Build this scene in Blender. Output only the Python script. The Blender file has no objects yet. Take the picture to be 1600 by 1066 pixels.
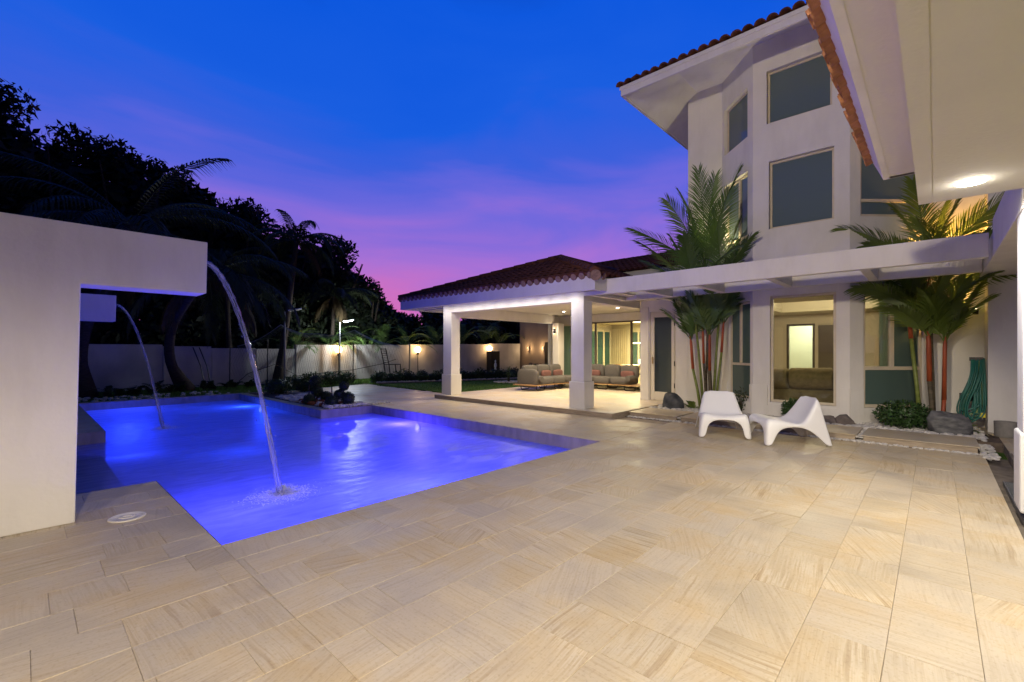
import bpy, bmesh, math, random
from mathutils import Vector, Matrix
R = random.Random(7)
pi = math.pi
S = bpy.context.scene
COL = S.collection
def lin(r, g, b):
    f = lambda c: (c/255/12.92) if c/255 <= .04045 else ((c/255+.055)/1.055)**2.4
    return (f(r), f(g), f(b), 1)

# ------------------------------------------------------------------ camera
CAM_Z = 1.4
cd = bpy.data.cameras.new('camera'); cam = bpy.data.objects.new('camera', cd); COL.objects.link(cam)
cam.location = (0, 0, CAM_Z); cam.rotation_euler = (pi/2, 0, math.atan(661/711) - pi/2)
cd.sensor_width = 36; cd.lens = 711/1600*36; cd.shift_y = 14/1600; cd.clip_start = .05; cd.clip_end = 1500
S.camera = cam
# ------------------------------------------------------------------ dusk sky
W = bpy.data.worlds.new('World'); S.world = W; W.use_nodes = True
nt = W.node_tree; nt.nodes.clear()
def N(t, nt=nt, **k):
    n = nt.nodes.new(t)
    for a, b in k.items(): setattr(n, a, b)
    return n
out = N('ShaderNodeOutputWorld'); bg = N('ShaderNodeBackground'); bg.inputs[1].default_value = 1.0
tc = N('ShaderNodeTexCoord'); sep = N('ShaderNodeSeparateXYZ'); nt.links.new(tc.outputs['Generated'], sep.inputs[0])
nz = N('ShaderNodeTexNoise'); nz.inputs['Scale'].default_value = 2.2; nz.inputs['Detail'].default_value = 5; nz.inputs['Distortion'].default_value = .6
mp = N('ShaderNodeMapping'); mp.inputs['Rotation'].default_value = (0, .35, .6); mp.inputs['Scale'].default_value = (.5, 1.3, 3.2)
nt.links.new(tc.outputs['Generated'], mp.inputs[0]); nt.links.new(mp.outputs[0], nz.inputs[0])
wob = N('ShaderNodeMath', operation='MULTIPLY_ADD'); wob.inputs[1].default_value = -.36; nt.links.new(nz.outputs[0], wob.inputs[0])
add = N('ShaderNodeMath', operation='ADD'); add.inputs[1].default_value = .18
nt.links.new(sep.outputs[2], wob.inputs[2]); nt.links.new(wob.outputs[0], add.inputs[0])
def ramp(stops, nt=nt):
    r = N('ShaderNodeValToRGB', nt); e = r.color_ramp.elements
    while len(e) > 1: e.remove(e[-1])
    e[0].position, e[0].color = stops[0]
    for p, c in stops[1:]:
        x = e.new(p); x.color = c
    return r
r1 = ramp([(0, lin(215, 110, 180)), (.08, lin(202, 113, 196)), (.17, lin(170, 114, 212)), (.27, lin(118, 106, 220)),
           (.37, lin(60, 96, 220)), (.47, lin(26, 94, 224)), (.60, lin(14, 88, 222)), (.8, lin(10, 58, 165)), (1, lin(8, 40, 120))])
r2 = ramp([(0, lin(58, 46, 90)), (.15, lin(40, 46, 104)), (.4, lin(22, 44, 116)), (.7, lin(12, 42, 122)), (1, lin(8, 40, 120))])
nt.links.new(add.outputs[0], r1.inputs[0]); nt.links.new(sep.outputs[2], r2.inputs[0])
dot = N('ShaderNodeVectorMath', operation='DOT_PRODUCT'); dot.inputs[1].default_value = (.60, .80, 0)
nt.links.new(tc.outputs['Generated'], dot.inputs[0])
mr = N('ShaderNodeMapRange'); mr.inputs[1].default_value = -.2; mr.inputs[2].default_value = .62
nt.links.new(dot.outputs['Value'], mr.inputs[0])
mx = N('ShaderNodeMix', data_type='RGBA'); nt.links.new(mr.outputs[0], mx.inputs[0])
nt.links.new(r2.outputs[0], mx.inputs[6]); nt.links.new(r1.outputs[0], mx.inputs[7])
nt.links.new(mx.outputs[2], bg.inputs[0]); nt.links.new(bg.outputs[0], out.inputs[0])
S.view_settings.view_transform = 'Standard'; S.view_settings.look = 'None'
S.view_settings.exposure = 0; S.view_settings.gamma = 1; S.view_settings.use_curve_mapping = False
S.render.engine = 'CYCLES'; S.cycles.use_denoising = True
S.cycles.max_bounces = 7; S.cycles.diffuse_bounces = 3; S.cycles.glossy_bounces = 3; S.cycles.transparent_max_bounces = 16
S.cycles.transmission_bounces = 4; S.cycles.caustics_reflective = False; S.cycles.caustics_refractive = False
S.cycles.sample_clamp_indirect = 4

# ------------------------------------------------------------------ materials
def mat(name, col, rough=.7, spec=.3, var=.0, vscale=6, bump=0, bscale=60, col2=None, emit=None, estr=0, metal=0, trans=0, stretch=None, rnd=0, detail=4, streak=0):
    m = bpy.data.materials.new(name); m.use_nodes = True; t = m.node_tree
    b = t.nodes['Principled BSDF']; b.inputs['Roughness'].default_value = rough; b.inputs['Specular IOR Level'].default_value = spec
    b.inputs['Metallic'].default_value = metal
    c = tuple(col[:3])+(1,); b.inputs['Base Color'].default_value = c
    L = t.links.new
    co = N('ShaderNodeTexCoord', t)
    src = co.outputs['Object']
    if stretch:
        mpp = N('ShaderNodeMapping', t); mpp.inputs['Scale'].default_value = stretch; L(src, mpp.inputs[0]); src = mpp.outputs[0]
    cur = None
    if var or col2:
        n = N('ShaderNodeTexNoise', t); n.inputs['Scale'].default_value = vscale; n.inputs['Detail'].default_value = detail
        L(src, n.inputs[0])
        c2 = tuple(col2[:3])+(1,) if col2 else tuple(x*(1-var) for x in col[:3])+(1,)
        r = ramp([(.35, c2), (.65, c)], t); L(n.outputs[0], r.inputs[0]); cur = r.outputs[0]
    if streak:
        ms_ = N('ShaderNodeMapping', t); ms_.inputs['Scale'].default_value = (1.6, 1.6, .4); L(co.outputs['Object'], ms_.inputs[0])
        ns_ = N('ShaderNodeTexNoise', t); ns_.inputs['Scale'].default_value = 1.6; ns_.inputs['Detail'].default_value = 7; ns_.inputs['Roughness'].default_value = .65; L(ms_.outputs[0], ns_.inputs[0])
        rs_ = ramp([(.30, (1-streak, 1-streak*1.1, 1-streak*1.3, 1)), (.55, (1, 1, 1, 1))], t); L(ns_.outputs[0], rs_.inputs[0])
        mu_ = N('ShaderNodeMix', t, data_type='RGBA', blend_type='MULTIPLY'); mu_.inputs[0].default_value = 1
        if cur: L(cur, mu_.inputs[6])
        else: mu_.inputs[6].default_value = c
        L(rs_.outputs[0], mu_.inputs[7]); cur = mu_.outputs[2]
    if rnd:
        oi = N('ShaderNodeObjectInfo', t); hs = N('ShaderNodeHueSaturation', t)
        m1 = N('ShaderNodeMapRange', t); m1.inputs[3].default_value = 1-rnd; m1.inputs[4].default_value = 1+rnd
        L(oi.outputs['Random'], m1.inputs[0]); L(m1.outputs[0], hs.inputs['Value'])
        if cur: L(cur, hs.inputs['Color'])
        else: hs.inputs['Color'].default_value = c
        cur = hs.outputs[0]
    if cur: L(cur, b.inputs['Base Color'])
    if bump:
        n2 = N('ShaderNodeTexNoise', t); n2.inputs['Scale'].default_value = bscale; n2.inputs['Detail'].default_value = 3
        L(src, n2.inputs[0]); bp = N('ShaderNodeBump', t); bp.inputs['Strength'].default_value = bump; bp.inputs['Distance'].default_value = .01
        L(n2.outputs[0], bp.inputs['Height']); L(bp.outputs[0], b.inputs['Normal'])
    if emit:
        b.inputs['Emission Color'].default_value = tuple(emit[:3])+(1,); b.inputs['Emission Strength'].default_value = estr
    if trans:
        tr = N('ShaderNodeBsdfTranslucent', t); tr.inputs[0].default_value = tuple(min(1, x*1.3) for x in col[:3])+(1,)
        ms = N('ShaderNodeMixShader', t); ms.inputs[0].default_value = trans
        L(b.outputs[0], ms.inputs[1]); L(tr.outputs[0], ms.inputs[2]); L(ms.outputs[0], t.nodes['Material Output'].inputs[0])
    return m
def glassmat(name, tint=(.9, .93, .92), film=None, filmf=0, rough=.02, ior=1.5, bump=0, bs=2):
    m = bpy.data.materials.new(name); m.use_nodes = True; t = m.node_tree; t.nodes.remove(t.nodes['Principled BSDF']); L = t.links.new
    tr = N('ShaderNodeBsdfTransparent', t); tr.inputs[0].default_value = tuple(tint)+(1,)
    gl = N('ShaderNodeBsdfGlossy', t); gl.inputs['Roughness'].default_value = rough
    fr = N('ShaderNodeFresnel', t); fr.inputs[0].default_value = ior
    a = tr.outputs[0]
    if film:
        df = N('ShaderNodeBsdfDiffuse', t); df.inputs[0].default_value = tuple(film)+(1,)
        tl = N('ShaderNodeBsdfTranslucent', t); tl.inputs[0].default_value = tuple(film)+(1,)
        m0 = N('ShaderNodeMixShader', t); m0.inputs[0].default_value = .5; L(df.outputs[0], m0.inputs[1]); L(tl.outputs[0], m0.inputs[2])
        m1 = N('ShaderNodeMixShader', t); m1.inputs[0].default_value = filmf; L(a, m1.inputs[1]); L(m0.outputs[0], m1.inputs[2]); a = m1.outputs[0]
    if bump:
        co = N('ShaderNodeTexCoord', t); n2 = N('ShaderNodeTexNoise', t); n2.inputs['Scale'].default_value = bs; L(co.outputs['Object'], n2.inputs[0])
        bp = N('ShaderNodeBump', t); bp.inputs['Strength'].default_value = bump; bp.inputs['Distance'].default_value = .02
        L(n2.outputs[0], bp.inputs['Height']); L(bp.outputs[0], gl.inputs['Normal']); L(bp.outputs[0], fr.inputs['Normal'])
    m2 = N('ShaderNodeMixShader', t); L(fr.outputs[0], m2.inputs[0]); L(a, m2.inputs[1]); L(gl.outputs[0], m2.inputs[2])
    L(m2.outputs[0], t.nodes['Material Output'].inputs[0])
    return m
def stone_mat(name, c1, c2, c3, rnd=.12):
    """sandstone tile: veins run along U of the piece, every piece shifts its own pattern and tone"""
    m = bpy.data.materials.new(name); m.use_nodes = True; t = m.node_tree; b = t.nodes['Principled BSDF']; L = t.links.new
    uv = N('ShaderNodeUVMap', t); oi = N('ShaderNodeObjectInfo', t); at = N('ShaderNodeAttribute', t); at.attribute_name = 'pick'
    sm = N('ShaderNodeMath', t, operation='ADD'); L(oi.outputs['Random'], sm.inputs[0]); L(at.outputs['Fac'], sm.inputs[1])
    fr = N('ShaderNodeMath', t, operation='FRACT'); L(sm.outputs[0], fr.inputs[0])
    mul = N('ShaderNodeMath', t, operation='MULTIPLY'); mul.inputs[1].default_value = 47.3; L(sm.outputs[0], mul.inputs[0])
    cb = N('ShaderNodeCombineXYZ', t); L(mul.outputs[0], cb.inputs[2]); L(mul.outputs[0], cb.inputs[1])
    ad = N('ShaderNodeVectorMath', t, operation='ADD'); L(uv.outputs[0], ad.inputs[0]); L(cb.outputs[0], ad.inputs[1])
    # gentle bending of the veins
    nb = N('ShaderNodeTexNoise', t); nb.inputs['Scale'].default_value = 1.5; L(ad.outputs[0], nb.inputs[0])
    bend = N('ShaderNodeVectorMath', t, operation='MULTIPLY_ADD'); bend.inputs[1].default_value = (.0, .06, 0); L(nb.outputs['Color'], bend.inputs[0]); L(ad.outputs[0], bend.inputs[2])
    mpp = N('ShaderNodeMapping', t); mpp.inputs['Scale'].default_value = (1.1, 30, 1); L(bend.outputs[0], mpp.inputs[0])
    n = N('ShaderNodeTexNoise', t); n.inputs['Scale'].default_value = 1.2; n.inputs['Detail'].default_value = 6; n.inputs['Roughness'].default_value = .62; L(mpp.outputs[0], n.inputs[0])
    r = ramp([(.28, c3), (.40, c1), (.50, c2), (.56, c1), (.66, c3), (.72, c1)], t); L(n.outputs[0], r.inputs[0])
    n3 = N('ShaderNodeTexNoise', t); n3.inputs['Scale'].default_value = 3.0; n3.inputs['Detail'].default_value = 5; L(ad.outputs[0], n3.inputs[0])
    r3 = ramp([(.38, (0, 0, 0, 1)), (.62, (1, 1, 1, 1))], t); L(n3.outputs[0], r3.inputs[0])
    # how strongly veined this piece is
    pw = N('ShaderNodeMapRange', t); pw.inputs[3].default_value = .25; pw.inputs[4].default_value = 1
    m7 = N('ShaderNodeMath', t, operation='MULTIPLY'); m7.inputs[1].default_value = 7.77; L(fr.outputs[0], m7.inputs[0]); f7 = N('ShaderNodeMath', t, operation='FRACT'); L(m7.outputs[0], f7.inputs[0]); L(f7.outputs[0], pw.inputs[0])
    mf = N('ShaderNodeMath', t, operation='MULTIPLY'); L(pw.outputs[0], mf.inputs[0]); L(r3.outputs[0], mf.inputs[1])
    mf2 = N('ShaderNodeMath', t, operation='MAXIMUM'); mf2.inputs[1].default_value = .32; L(mf.outputs[0], mf2.inputs[0])
    mix = N('ShaderNodeMix', t, data_type='RGBA'); L(mf2.outputs[0], mix.inputs[0]); mix.inputs[6].default_value = c1; L(r.outputs[0], mix.inputs[7])
    hs = N('ShaderNodeHueSaturation', t); mr1 = N('ShaderNodeMapRange', t); mr1.inputs[3].default_value = 1-rnd; mr1.inputs[4].default_value = 1+rnd
    L(fr.outputs[0], mr1.inputs[0]); L(mr1.outputs[0], hs.inputs['Value']); L(mix.outputs[2], hs.inputs['Color'])
    mrs = N('ShaderNodeMapRange', t); mrs.inputs[3].default_value = .88; mrs.inputs[4].default_value = 1.15; L(f7.outputs[0], mrs.inputs[0]); L(mrs.outputs[0], hs.inputs['Saturation'])
    # honey coloured iron patches and grey foot wear that cross the joints
    ge = N('ShaderNodeNewGeometry', t); nq = N('ShaderNodeTexNoise', t); nq.inputs['Scale'].default_value = 1.7; nq.inputs['Detail'].default_value = 7; nq.inputs['Roughness'].default_value = .62; L(ge.outputs['Position'], nq.inputs[0])
    rq = ramp([(.36, (.86, .86, .88, 1)), (.50, (1, .985, .96, 1)), (.64, (1.0, .91, .75, 1))], t); L(nq.outputs[0], rq.inputs[0])
    mq = N('ShaderNodeMix', t, data_type='RGBA', blend_type='MULTIPLY'); mq.inputs[0].default_value = .85; L(hs.outputs[0], mq.inputs[6]); L(rq.outputs[0], mq.inputs[7])
    np_ = N('ShaderNodeTexNoise', t); np_.inputs['Scale'].default_value = 60; np_.inputs['Detail'].default_value = 4; L(ge.outputs['Position'], np_.inputs[0])
    rp_ = ramp([(.30, (.80, .76, .70, 1)), (.46, (1, 1, 1, 1))], t); L(np_.outputs[0], rp_.inputs[0])
    mp_ = N('ShaderNodeMix', t, data_type='RGBA', blend_type='MULTIPLY'); mp_.inputs[0].default_value = .7; L(mq.outputs[2], mp_.inputs[6]); L(rp_.outputs[0], mp_.inputs[7])
    L(mp_.outputs[2], b.inputs['Base Color'])
    rr0 = N('ShaderNodeMapRange', t); rr0.inputs[1].default_value = .35; rr0.inputs[2].default_value = .65; rr0.inputs[3].default_value = .34; rr0.inputs[4].default_value = .62; L(nq.outputs[0], rr0.inputs[0])
    L(rr0.outputs[0], b.inputs['Roughness'])
    b.inputs['Specular IOR Level'].default_value = .38
    bp = N('ShaderNodeBump', t); bp.inputs['Strength'].default_value = .35; bp.inputs['Distance'].default_value = .004; L(n.outputs[0], bp.inputs['Height']); L(bp.outputs[0], b.inputs['Normal'])
    return m
M = dict(
    stucco=mat('stucco', (.73, .69, .62), .85, .2, .07, 1.3, .38, 38, streak=.08),
    stucco2=mat('smooth_stucco', (.73, .69, .62), .8, .2, .06, 1.5, .22, 25, streak=.10),
    soffit=mat('soffit_plaster', (.66, .62, .54), .9, .15, .05, 1.2, .3, 30),
    fence=mat('fence_plaster', (.56, .52, .49), .9, .15, .25, .9, .2, 20, streak=.10),
    tan=mat('tan_plaster', (.36, .27, .20), .9, .1, .2, 1, .1, 20),
    stone=stone_mat('sandstone', (.50, .415, .285, 1), (.60, .53, .405, 1), (.36, .275, .175, 1), .06),
    pale=stone_mat('pale_stone', (.55, .47, .36, 1), (.62, .56, .46, 1), (.44, .35, .25, 1), .05),
    grout=mat('grout', (.38, .31, .22), .9, .1, .2, 8),
    riser=mat('riser_stone', (.40, .32, .23), .7, .2, .3, 5, .1, 30, stretch=(1, 1, 8)),
    coping=mat('pool_band_stone', (.30, .25, .20), .5, .4, .35, 7, .08, 30, stretch=(1, 1, .3)),
    plaster=mat('pool_plaster', (.55, .62, .75), .8, .2, .12, 4),
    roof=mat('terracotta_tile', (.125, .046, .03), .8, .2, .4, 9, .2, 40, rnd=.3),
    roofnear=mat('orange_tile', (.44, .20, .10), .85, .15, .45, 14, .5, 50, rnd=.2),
    mortar=mat('mortar', (.30, .19, .14), .9, .1, .3, 20),
    frame=mat('cream_frame', (.62, .53, .38), .45, .4, .1, 6),
    frame_dark=mat('bronze_frame', (.10, .08, .06), .4, .4),
    doorwhite=mat('door_white', (.66, .60, .48), .4, .4),
    frosted=glassmat('frosted_glass', (.25, .3, .3), (.13, .16, .16), .85, .12, 1.45),
    film=glassmat('film_glass', (.05, .07, .08), (.25, .335, .345), .9, .03, 1.5),
    bandglass=glassmat('green_glass', (.30, .36, .33), (.19, .28, .25), .7, .05, 1.45),
    clear=glassmat('clear_glass', (.80, .82, .76), None, 0, .015, 1.5),
    int_warm=mat('interior_wall', (.60, .53, .42), .85, .2, .05, 2),
    int_cream=mat('interior_cream', (.68, .62, .48), .85, .2, .04, 2),
    int_floor=mat('interior_floor', (.38, .30, .2), .3, .5, .1, 2),
    curtain=mat('curtain_fabric', (.62, .55, .40), .9, .1, .1, 3, trans=.3),
    sheer=mat('sheer_curtain', (.26, .34, .31), .9, .1, .1, 3, trans=.4),
    teal=mat('teal_door_glass', (.04, .10, .10), .1, .6),
    sofa=mat('grey_fabric', (.125, .115, .108), .95, .1, .15, 30, .3, 400),
    sofa2=mat('olive_velvet', (.36, .28, .16), .8, .2, .25, 12),
    pink=mat('dusty_pink_fabric', (.19, .095, .085), .95, .1, .1, 40, .3, 400),
    teak=mat('teak', (.45, .26, .12), .5, .3, .35, 6, .1, 30, stretch=(1, 12, 12)),
    metal=mat('dark_metal', (.035, .03, .028), .4, .5, metal=.6),
    pole=mat('grey_metal', (.25, .25, .25), .4, .5, metal=.5),
    brass=mat('brass', (.5, .36, .16), .3, .5, metal=.9),
    plastic=mat('white_plastic', (.78, .76, .73), .38, .45, .04, 3),
    drain=mat('drain_cover', (.72, .66, .55), .4, .4, .1, 20),
    grate=mat('steel_grate', (.18, .19, .20), .35, .5, metal=.6),
    dark=mat('channel_dark', (.05, .045, .04), .8, .2, .4, 12),
    channel=mat('channel_concrete', (.20, .165, .13), .8, .2, .4, 9),
    pebble=mat('white_pebble', (.62, .58, .52), .75, .3, .35, 14),
    redchip=mat('lava_chip', (.20, .07, .035), .9, .2, .4, 20),
    rock=mat('grey_rock', (.12, .12, .12), .8, .3, .0, 5, .9, 14, col2=(.045, .047, .05)),
    rock2=mat('brown_rock', (.16, .13, .115), .85, .3, .3, 8, .6, 14),
    rockline=mat('quartz_vein_rock', (.17, .165, .16), .75, .3, .0, 7, .9, 10, col2=(.07, .07, .072), stretch=(1, 1, 2.5)),
    soil=mat('garden_soil', (.16, .12, .09), .95, .1, .4, 14, .5, 60),
    grass=mat('lawn', (.08, .16, .03), .95, .1, .45, 3.5, .6, 120),
    blade=mat('grass_blade', (.07, .14, .025), .8, .2, .3, 2, trans=.3),
    bark=mat('bark', (.075, .058, .045), .95, .1, .4, 9, .8, 20, stretch=(1, 1, 5)),
    red_stem=mat('red_stem', (.40, .085, .028), .5, .4, .35, 3, .1, 30, stretch=(4, 4, 1)),
    green_stem=mat('green_stem', (.20, .24, .05), .5, .4, .3, 14, stretch=(.3, .3, 1)),
    brown_stem=mat('brown_stem', (.13, .10, .06), .7, .3, .5, 16, .3, 30, stretch=(.3, .3, 1)),
    palm=mat('palm_leaf', (.105, .18, .042), .42, .45, .35, 2, trans=.3),
    palm2=mat('palm_leaf_yellowish', (.15, .21, .04), .42, .45, .35, 2, trans=.35),
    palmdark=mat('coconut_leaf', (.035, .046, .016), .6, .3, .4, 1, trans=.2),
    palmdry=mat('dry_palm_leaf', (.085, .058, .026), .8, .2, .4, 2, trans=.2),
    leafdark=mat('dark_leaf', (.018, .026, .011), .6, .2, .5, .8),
    leafmid=mat('hedge_leaf', (.035, .062, .018), .5, .3, .5, 4, trans=.2),
    leafball=mat('topiary_leaf', (.030, .048, .016), .5, .3, .4, 9, trans=.15),
    leafbush=mat('bush_leaf', (.048, .105, .024), .45, .4, .5, 8, trans=.25),
    hose=mat('hose_rubber', (.012, .13, .095), .4, .5, .2, 8),
    hosey=mat('hose_pale', (.25, .33, .13), .4, .5),
    pot=mat('concrete_pot', (.27, .25, .22), .9, .1, .2, 12, .2, 60),
    foam=mat('water_foam', (.75, .75, .85), .5, .3, trans=.4),
    white=mat('white_paint', (.75, .74, .72), .5, .3, .03, 3),
    black=mat('black_plastic', (.02, .02, .02), .4, .5),
    yellow=mat('yellow_plastic', (.7, .6, .05), .4, .5),
    house_far=mat('far_house_wall', (.06, .05, .05), .9, .1),
)
def emis(name, c, s): return mat(name, (.8, .8, .8), emit=c, estr=s)
M['glow_warm'] = emis('warm_globe', (1, .62, .25), 22); M['glow_white'] = emis('white_lamp', (1, .95, .85), 40)
M['glow_cool'] = emis('cool_lamp', (.8, .95, 1), 30); M['glow_blue'] = emis('pool_lamp', (.3, .3, 1), 2.5); M['glow_int'] = emis('inner_lamp', (1, .8, .45), 12)
M['glow_soft'] = emis('shade_lamp', (.95, .95, 1), 3)

# ------------------------------------------------------------------ mesh helpers
class MB:
    def __init__(s): s.v = []; s.f = []; s.m = []; s.cm = 0; s.uv = None; s.at = None
    def add(s, vs, fs):
        o = len(s.v); s.v += [tuple(p) for p in vs]; s.f += [tuple(o+i for i in f) for f in fs]; s.m += [s.cm]*len(fs); return s
    def box(s, x0, x1, y0, y1, z0, z1):
        if x0 > x1: x0, x1 = x1, x0
        if y0 > y1: y0, y1 = y1, y0
        if z0 > z1: z0, z1 = z1, z0
        return s.add([(x0,y0,z0),(x1,y0,z0),(x1,y1,z0),(x0,y1,z0),(x0,y0,z1),(x1,y0,z1),(x1,y1,z1),(x0,y1,z1)],
                     [(0,3,2,1),(4,5,6,7),(0,1,5,4),(1,2,6,5),(2,3,7,6),(3,0,4,7)])
    def obox(s, o, a, b, c):
        """box from corner o along three edge vectors"""
        o, a, b, c = map(Vector, (o, a, b, c))
        vs = [o, o+a, o+a+b, o+b, o+c, o+a+c, o+a+b+c, o+b+c]
        fs = [(0,3,2,1),(4,5,6,7),(0,1,5,4),(1,2,6,5),(2,3,7,6),(3,0,4,7)]
        if a.cross(b).dot(c) < 0: fs = [f[::-1] for f in fs]
        return s.add(vs, fs)
    def prism(s, poly, z0, z1):
        n = len(poly); ar = sum(poly[i][0]*poly[(i+1)%n][1]-poly[(i+1)%n][0]*poly[i][1] for i in range(n))
        if ar < 0: poly = poly[::-1]
        vs = [(x, y, z0) for x, y in poly] + [(x, y, z1) for x, y in poly]
        return s.add(vs, [tuple(range(n))[::-1], tuple(range(n, 2*n))] + [(i, (i+1)%n, n+(i+1)%n, n+i) for i in range(n)])
    def tube(s, pts, rad, n=8, cap=True):
        pts = [Vector(p) for p in pts]
        if not hasattr(rad, '__len__'): rad = [rad]*len(pts)
        vs = []; up = Vector((.13, .21, 1)).normalized()
        for i, p in enumerate(pts):
            d = (pts[min(i+1, len(pts)-1)]-pts[max(i-1, 0)]).normalized()
            ref = up if abs(d.dot(up)) < .95 else Vector((1, 0, 0))
            if i == 0: a = d.cross(ref).normalized()
            else: a = (a - d*a.dot(d)).normalized()
            b = d.cross(a)
            for k in range(n):
                t = 2*pi*k/n; vs.append(p + (a*math.cos(t)+b*math.sin(t))*rad[i])
        fs = []
        for i in range(len(pts)-1):
            for k in range(n):
                fs.append((i*n+k, i*n+(k+1)%n, (i+1)*n+(k+1)%n, (i+1)*n+k))
        if cap: fs += [tuple(range(n))[::-1], tuple(range((len(pts)-1)*n, len(pts)*n))]
        return s.add(vs, fs)
    def lathe(s, prof, n=24, c=(0, 0, 0)):
        vs = [(c[0]+r*math.cos(2*pi*k/n), c[1]+r*math.sin(2*pi*k/n), c[2]+z) for r, z in prof for k in range(n)]
        fs = [(i*n+k, i*n+(k+1)%n, (i+1)*n+(k+1)%n, (i+1)*n+k) for i in range(len(prof)-1) for k in range(n)]
        fs += [tuple(range(n))[::-1], tuple(range((len(prof)-1)*n, len(prof)*n))]
        return s.add(vs, fs)
    def blob(s, c, r, seg=10, rings=6, jit=0, rng=R, sq=1):
        if not hasattr(r, '__len__'): r = (r, r, r)
        vs = [(c[0], c[1], c[2]-r[2])]; 
        for i in range(1, rings):
            ph = -pi/2+pi*i/rings
            for k in range(seg):
                j = 1+rng.uniform(-jit, jit); t = 2*pi*k/seg
                cx, sx = math.cos(t), math.sin(t)
                if sq != 1: cx = math.copysign(abs(cx)**sq, cx); sx = math.copysign(abs(sx)**sq, sx)
                ch = math.cos(ph)**sq if sq != 1 else math.cos(ph); sh = math.sin(ph); sh = math.copysign(abs(sh)**sq, sh)
                vs.append((c[0]+r[0]*ch*cx*j, c[1]+r[1]*ch*sx*j, c[2]+r[2]*sh*j))
        vs.append((c[0], c[1], c[2]+r[2])); top = len(vs)-1
        fs = [(0, 1+(k+1)%seg, 1+k) for k in range(seg)]
        for i in range(rings-2):
            for k in range(seg):
                a = 1+i*seg+k; b = 1+i*seg+(k+1)%seg; fs.append((a, b, b+seg, a+seg))
        o = 1+(rings-2)*seg; fs += [(o+k, o+(k+1)%seg, top) for k in range(seg)]
        return s.add(vs, fs)
    def mesh(s, name, mats, smooth=False, off=None):
        me = bpy.data.meshes.new(name)
        v = s.v if off is None else [(p[0]-off[0], p[1]-off[1], p[2]-off[2]) for p in s.v]
        me.from_pydata(v, [], s.f)
        if not isinstance(mats, (list, tuple)): mats = [mats]
        for m in mats: me.materials.append(M[m] if isinstance(m, str) else m)
        if len(mats) > 1: me.polygons.foreach_set('material_index', s.m)
        if smooth: me.polygons.foreach_set('use_smooth', [True]*len(s.f))
        if s.uv:
            ul = me.uv_layers.new(name='UVMap'); ul.data.foreach_set('uv', [c for u in s.uv for c in u])
        if s.at:
            a = me.attributes.new('pick', 'FLOAT', 'FACE'); a.data.foreach_set('value', s.at)
        me.update(); return me
    def build(s, name, mats, parent=None, smooth=False, bevel=0, bseg=2):
        off = None
        if parent is not None:
            off = world_loc(parent)
        o = bpy.data.objects.new(name, s.mesh(name, mats, smooth, off)); COL.objects.link(o)
        if parent is not None: o.parent = parent
        if bevel:
            b = o.modifiers.new('edge', 'BEVEL'); b.width = bevel; b.segments = bseg; b.limit_method = 'ANGLE'; b.angle_limit = math.radians(40)
        return o
def world_loc(o):
    l = Vector((0, 0, 0))
    while o is not None: l = l + o.location; o = o.parent
    return l
def tag(o, label=None, cat=None, group=None, kind=None):
    for k, v in (('label', label), ('category', cat), ('group', group), ('kind', kind)):
        if v: o[k] = v
    return o
def thing(name, label, cat, loc=(0, 0, 0), rz=0, group=None):
    o = bpy.data.objects.new(name, None); COL.objects.link(o); o.location = loc; o.rotation_euler = (0, 0, rz); o.empty_display_size = .1
    return tag(o, label, cat, group)
def dup(o, parent=None):
    c = o.copy(); COL.objects.link(c); c.parent = parent
    for ch in list(o.children): dup(ch, c)
    return c
def lamp(kind, loc, power, color=(1, 1, 1), size=.05, target=None, angle=70, blend=.6, parent=None, name='lamp'):
    ld = bpy.data.lights.new(name, kind); ld.energy = power; ld.color = color
    if kind == 'AREA': ld.shape = 'SQUARE'; ld.size = size
    else: ld.shadow_soft_size = size
    if kind == 'SPOT': ld.spot_size = math.radians(angle); ld.spot_blend = blend
    o = bpy.data.objects.new(name, ld); COL.objects.link(o); 
    if target is not None: o.rotation_euler = (Vector(target)-Vector(loc)).to_track_quat('-Z', 'Y').to_euler()
    if parent is not None: o.parent = parent; o.location = Vector(loc)-world_loc(parent)
    else: o.location = loc
    return o

def wall(mb, p, q, z0, z1, th, opens=(), side=1):
    """vertical wall from p to q; thickness th goes to the left (side=1) of p->q; opens = (s0,s1,za,zb)"""
    p, q = Vector((*p, 0)), Vector((*q, 0)); L = (q-p).length; d = (q-p)/L; n = Vector((-d.y, d.x, 0))*side*th
    xs = sorted({0, L} | {x for o in opens for x in o[:2]}); zs = sorted({z0, z1} | {z for o in opens for z in o[2:]})
    def solid(i, k):
        if i < 0 or k < 0 or i >= len(xs)-1 or k >= len(zs)-1: return False
        cx, cz = (xs[i]+xs[i+1])/2, (zs[k]+zs[k+1])/2
        return not any(o[0] < cx < o[1] and o[2] < cz < o[3] for o in opens)
    def P(x, z, t): r = p+d*x+n*t; return (r.x, r.y, z)
    for i in range(len(xs)-1):
        for k in range(len(zs)-1):
            if not solid(i, k): continue
            a, b, c, e = xs[i], xs[i+1], zs[k], zs[k+1]
            fl = side < 0
            def q4(*vs):
                vs = list(vs)
                if fl: vs = vs[::-1]
                mb.add(vs, [(0, 1, 2, 3)])
            q4(P(a,c,0), P(b,c,0), P(b,e,0), P(a,e,0)); q4(P(b,c,1), P(a,c,1), P(a,e,1), P(b,e,1))
            if not solid(i-1, k): q4(P(a,c,1), P(a,c,0), P(a,e,0), P(a,e,1))
            if not solid(i+1, k): q4(P(b,c,0), P(b,c,1), P(b,e,1), P(b,e,0))
            if not solid(i, k-1): q4(P(a,c,1), P(b,c,1), P(b,c,0), P(a,c,0))
            if not solid(i, k+1): q4(P(a,e,0), P(b,e,0), P(b,e,1), P(a,e,1))
    return mb
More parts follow.
